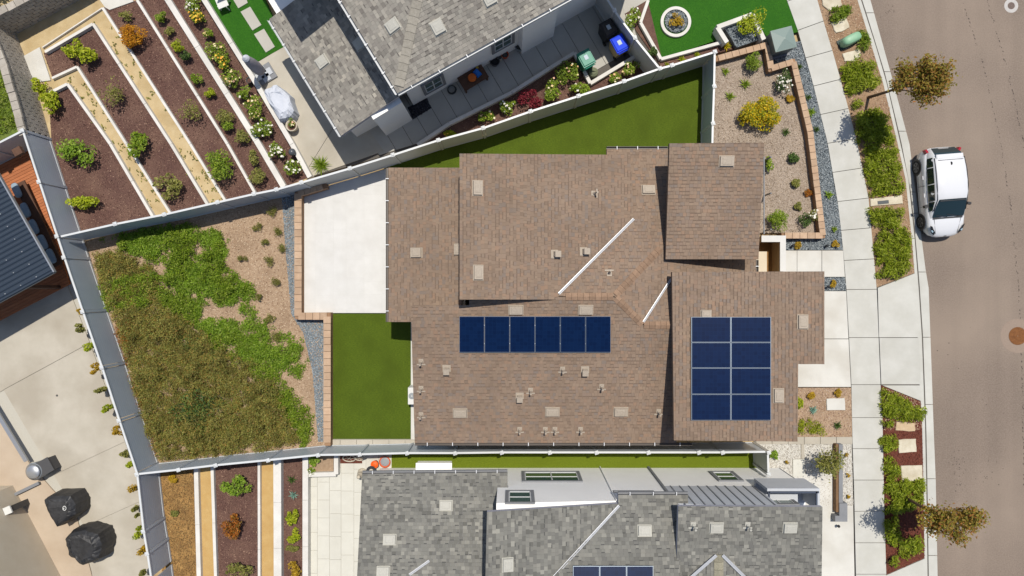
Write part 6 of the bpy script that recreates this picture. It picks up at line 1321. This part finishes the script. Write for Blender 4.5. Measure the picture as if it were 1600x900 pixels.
# ---------------------------------------------------------------- the parked car
def car(cx, cy, heading, label):
    root = thing('parked_car', label, 'car', (cx, cy, -.13)); root.rotation_euler = (0, 0, heading)
    M_paint = plain('car_white', A(236, 237, 240), .25, 0, .5, 1.0); M_cgl = plain('car_glass', (.012, .026, .032, 1), .06, 0, .6); M_trim = plain('car_trim', (.012, .012, .014, 1), .45)
    M_inner = plain('car_light', A(150, 176, 190), .1, 0, .8); M_tail = plain('car_tail', A(170, 20, 40), .2, 0, .7); M_rim = plain('car_rim', A(120, 122, 126), .35, .6); M_tyre = plain('car_tyre', (.012, .012, .012, 1), .85)
    def add(nm, b, m, par=None, sm=True):
        o = mesh_obj(nm, b.v, b.f, m, None, sm); o.parent = par or root; return o
    # local: +Y is the nose, sections are half outlines (x, z)
    st = [(-2.08, .44, .45, .78), (-2.03, .64, .30, .90), (-1.88, .79, .22, .96), (-1.5, .875, .20, 1.0), (-1.0, .89, .19, .99), (-.4, .89, .19, .97), (.2, .89, .19, .95), (.8, .89, .19, .94), (1.2, .88, .20, .93), (1.5, .86, .21, .88), (1.75, .80, .24, .80), (1.93, .69, .30, .72), (2.03, .52, .38, .64), (2.07, .36, .44, .58)]
    b = MB(); rows = []
    for y, w, zl, zt in st:
        half = [(w * .86, zl), (w * .985, zl + .10), (w, lerp(zl, zt, .5)), (w * .985, zt - .14), (w * .92, zt - .04), (w * .80, zt), (w * .4, zt + .025), (0, zt + .03)]
        ring = [(x, y, z) for x, z in half] + [(-x, y, z) for x, z in half[-2::-1]]; rows.append(ring)
    m_ = len(rows[0])
    for r in rows: b.v += r
    for j in range(len(rows) - 1):
        for i in range(m_ - 1): b.f.append((j * m_ + i, (j + 1) * m_ + i, (j + 1) * m_ + i + 1, j * m_ + i + 1))
        b.f.append((j * m_ + m_ - 1, (j + 1) * m_ + m_ - 1, (j + 1) * m_, j * m_))
    b.f.append(tuple(range(m_))); b.f.append(tuple(range((len(rows) - 1) * m_ + m_ - 1, (len(rows) - 1) * m_ - 1, -1)))
    body = add('body', b, M_paint)
    # greenhouse: rows along the car of (y, half width at belt, half width at roof, z belt, z roof)
    gs = [(-2.0, .60, .56, .96, .99), (-1.72, .74, .64, .98, 1.30), (-1.42, .79, .70, .98, 1.46), (-1.0, .82, .73, .97, 1.51), (-.4, .83, .745, .96, 1.53), (.1, .83, .735, .95, 1.50), (.42, .83, .71, .94, 1.42), (.85, .82, .74, .94, 1.15), (1.18, .78, .73, .93, .95)]
    b = MB(); 
    for y, wb, wr, zb, zr_ in gs: b.v += [(wb, y, zb - .03), (lerp(wb, wr, .85), y, lerp(zb, zr_, .86)), (wr * .86, y, zr_ + .0), (wr * .4, y, zr_ + .02), (-wr * .4, y, zr_ + .02), (-wr * .86, y, zr_), (-lerp(wb, wr, .85), y, lerp(zb, zr_, .86)), (-wb, y, zb - .03)]
    for j in range(len(gs) - 1):
        for i in range(7): b.f.append((j * 8 + i, (j + 1) * 8 + i, (j + 1) * 8 + i + 1, j * 8 + i + 1))
    b.f.append(tuple(range(8))); cab = add('cabin', b, M_paint)
    def patch(pts, off=Vector((0, 0, .014))): return MB().add([Vector(p) + off for p in pts], [tuple(range(len(pts)))])
    b = MB(); W = [(.40, .62, 1.425), (.85, .70, 1.162), (1.16, .72, .965)]
    for (y0, w0_, z0), (y1, w1_, z1) in zip(W, W[1:]):
        for k in range(6):
            f0, f1 = -1 + k / 3, -1 + (k + 1) / 3; cz = lambda f: .02 * (1 - f * f)
            b.add([(w0_ * f0, y0, z0 + .022 + cz(f0)), (w0_ * f1, y0, z0 + .022 + cz(f1)), (w1_ * f1, y1, z1 + .022 + cz(f1)), (w1_ * f0, y1, z1 + .022 + cz(f0))], [(3, 2, 1, 0)])
    add('windscreen', b, M_cgl)
    b = MB().box((0, 1.19, .962), (1.36, .11, .02), 0); add('wiper_cowl', b, M_trim, None, False)
    b = MB(); W = [(-1.99, .50, 1.02), (-1.76, .53, 1.35)]
    b.add([(-.54, -2.02, .985), (.54, -2.02, .985), (.60, -1.74, 1.31), (-.60, -1.74, 1.31)], [(0, 1, 2, 3)]); b.add([(-.60, -1.74, 1.31), (.60, -1.74, 1.31), (.60, -1.58, 1.42), (-.60, -1.58, 1.42)], [(0, 1, 2, 3)]); add('rear_window', b, M_cgl, None, False)
    for s in (-1, 1):
        for (ya, yb, nm) in ((-1.55, -1.12, 'quarter_window'), (-1.08, -.36, 'rear_door_window'), (-.32, .42, 'front_door_window'), (.46, .86, 'corner_window')):
            def side(y, f):
                for (a, c) in zip(gs, gs[1:]):
                    if a[0] <= y <= c[0]:
                        t = (y - a[0]) / (c[0] - a[0]); wb, wr, zb, zt = (lerp(a[i], c[i], t) for i in (1, 2, 3, 4)); x0, z0 = wb, zb - .03; x1, z1 = lerp(wb, wr, .85), lerp(zb, zt, .86)
                        return (s * (lerp(x0, x1, f) + .012), y, lerp(z0, z1, f) + .006)
            q = [side(ya, .12), side(yb, .12), side(yb, .93), side(ya, .93)]; b = MB().add(q, [(0, 1, 2, 3) if s > 0 else (3, 2, 1, 0)]); add(nm, b, M_cgl, None, False)
        b = MB().tube([(s * .68, -1.5, 1.40), (s * .70, -.9, 1.49), (s * .705, -.2, 1.495), (s * .675, .40, 1.40), (s * .74, .88, 1.13)], .018, 5); add('roof_trim', b, M_trim)
        b = MB().box((s * .99, .62, 1.0), (.20, .12, .13), s * .25, .85).box((s * .90, .65, .96), (.12, .05, .05)); add('side_mirror', b, M_trim, None, False)
        for y in (-.72, .10): b = MB().box((s * .905, y, .80), (.03, .18, .035), 0); add('door_handle', b, M_paint, None, False)
        b = MB().add([(s * .54, 1.96, .695), (s * .70, 1.82, .77), (s * .79, 1.52, .895), (s * .70, 1.55, .915), (s * .52, 1.86, .80)], [(0, 1, 2, 3, 4) if s < 0 else (4, 3, 2, 1, 0)])
        for i in range(len(b.v)): x, y, z = b.v[i]; b.v[i] = (x + s * .02, y + .012, z + .02)
        hl = add('headlight', b, M_trim, None, False); b = MB().box((s * .68, 1.78, .83), (.07, .12, .02), s * .5); add('lamp_lens', b, M_inner, hl, False)
        b = MB().box((s * .76, -1.90, .93), (.12, .20, .20), s * .45, .8); add('tail_light', b, M_tail, None, False)
        for y in (-1.28, 1.30):
            wh = MB()
            for r0, r1, x0, x1 in ((.33, .33, .70, .905),):
                for i in range(28):
                    a, a2 = i / 28 * 6.2832, (i + 1) / 28 * 6.2832
                    for (ra, xa), (rb, xb_) in zip([(.24, .70), (.32, .70), (.335, .74), (.335, .86), (.32, .90), (.235, .905)], [(.32, .70), (.335, .74), (.335, .86), (.32, .90), (.235, .905), (.22, .88)]):
                        wh.add([(s * xa, y + math.cos(a) * ra, .33 + math.sin(a) * ra), (s * xa, y + math.cos(a2) * ra, .33 + math.sin(a2) * ra), (s * xb_, y + math.cos(a2) * rb, .33 + math.sin(a2) * rb), (s * xb_, y + math.cos(a) * rb, .33 + math.sin(a) * rb)], [(0, 1, 2, 3)])
            w_ = add('wheel', wh, M_tyre); rim = MB()
            for i in range(5):
                a = i / 5 * 6.2832; rim.add([(s * .897, y + math.cos(a + k) * r, .33 + math.sin(a + k) * r) for k, r in ((-.5, .05), (-.16, .225), (.16, .225), (.5, .05))], [(0, 1, 2, 3)])
            for i in range(20):
                a, a2 = i / 20 * 6.2832, (i + 1) / 20 * 6.2832; rim.add([(s * .893, y + math.cos(t) * r, .33 + math.sin(t) * r) for t, r in ((a, .20), (a, .235), (a2, .235), (a2, .20))], [(0, 1, 2, 3)])
            add('rim', rim, M_rim, w_, False); add('hub', MB().add([(s * .88, y + math.cos(i * .393) * .2, .33 + math.sin(i * .393) * .2) for i in range(16)], [tuple(range(16))]), M_trim, w_, False)
            arch = MB()
            for i in range(18):
                a, a2 = -.25 + i / 18 * 3.64, -.25 + (i + 1) / 18 * 3.64; arch.add([(s * .894, y + math.cos(t) * r, .33 + math.sin(t) * r) for t, r in ((a, .33), (a, .40), (a2, .40), (a2, .33))], [(0, 1, 2, 3)])
            add('wheel_arch', arch, M_trim, None, False)
    add('badge', MB().box((0, 2.03, .665), (.12, .05, .03)), M_trim, None, False); add('antenna_fin', MB().box((0, -1.2, 1.545), (.05, .16, .07), 0, .5), M_trim, None, False)
    add('bonnet_seam', MB().bar((-.62, 1.24, .951), (-.50, 1.93, .765), .012, .006).bar((.62, 1.24, .951), (.50, 1.93, .765), .012, .006), M_trim, None, False); add('tailgate_seam', MB().box((0, -1.38, 1.505), (1.15, .014, .012)), M_trim, None, False)
    add('rear_spoiler', MB().box((0, -1.55, 1.455), (1.24, .20, .03), 0, .94), M_paint, None, False)
    add('door_seam', MB().box((.885, -.34, .62), (.03, .014, .5)).box((-.885, -.34, .62), (.03, .014, .5)).box((.882, .62, .6), (.03, .014, .48)).box((-.882, .62, .6), (.03, .014, .48)), M_trim, None, False)
    add('wiper', MB().bar((-.5, 1.17, 1.0), (.1, 1.06, 1.075), .02, .012).bar((.05, 1.17, 1.0), (.6, 1.08, 1.06), .02, .012), M_trim, None, False)
    add('sun_visor_band', MB().box((0, .46, 1.43), (1.16, .05, .012)), M_trim, None, False)
    add('underbody', MB().box((0, 0, .24), (1.5, 3.7, .16)), M_trim, None, False)
    add('dashboard', MB().box((0, .80, .97), (1.2, .3, .06), 0, .9), M_trim, None, False)
    return root
cp = P(1460, 303); car(cp.x, cp.y, math.pi + math.radians(4.5), 'white hatchback parked at the kerb, nose toward the bottom')
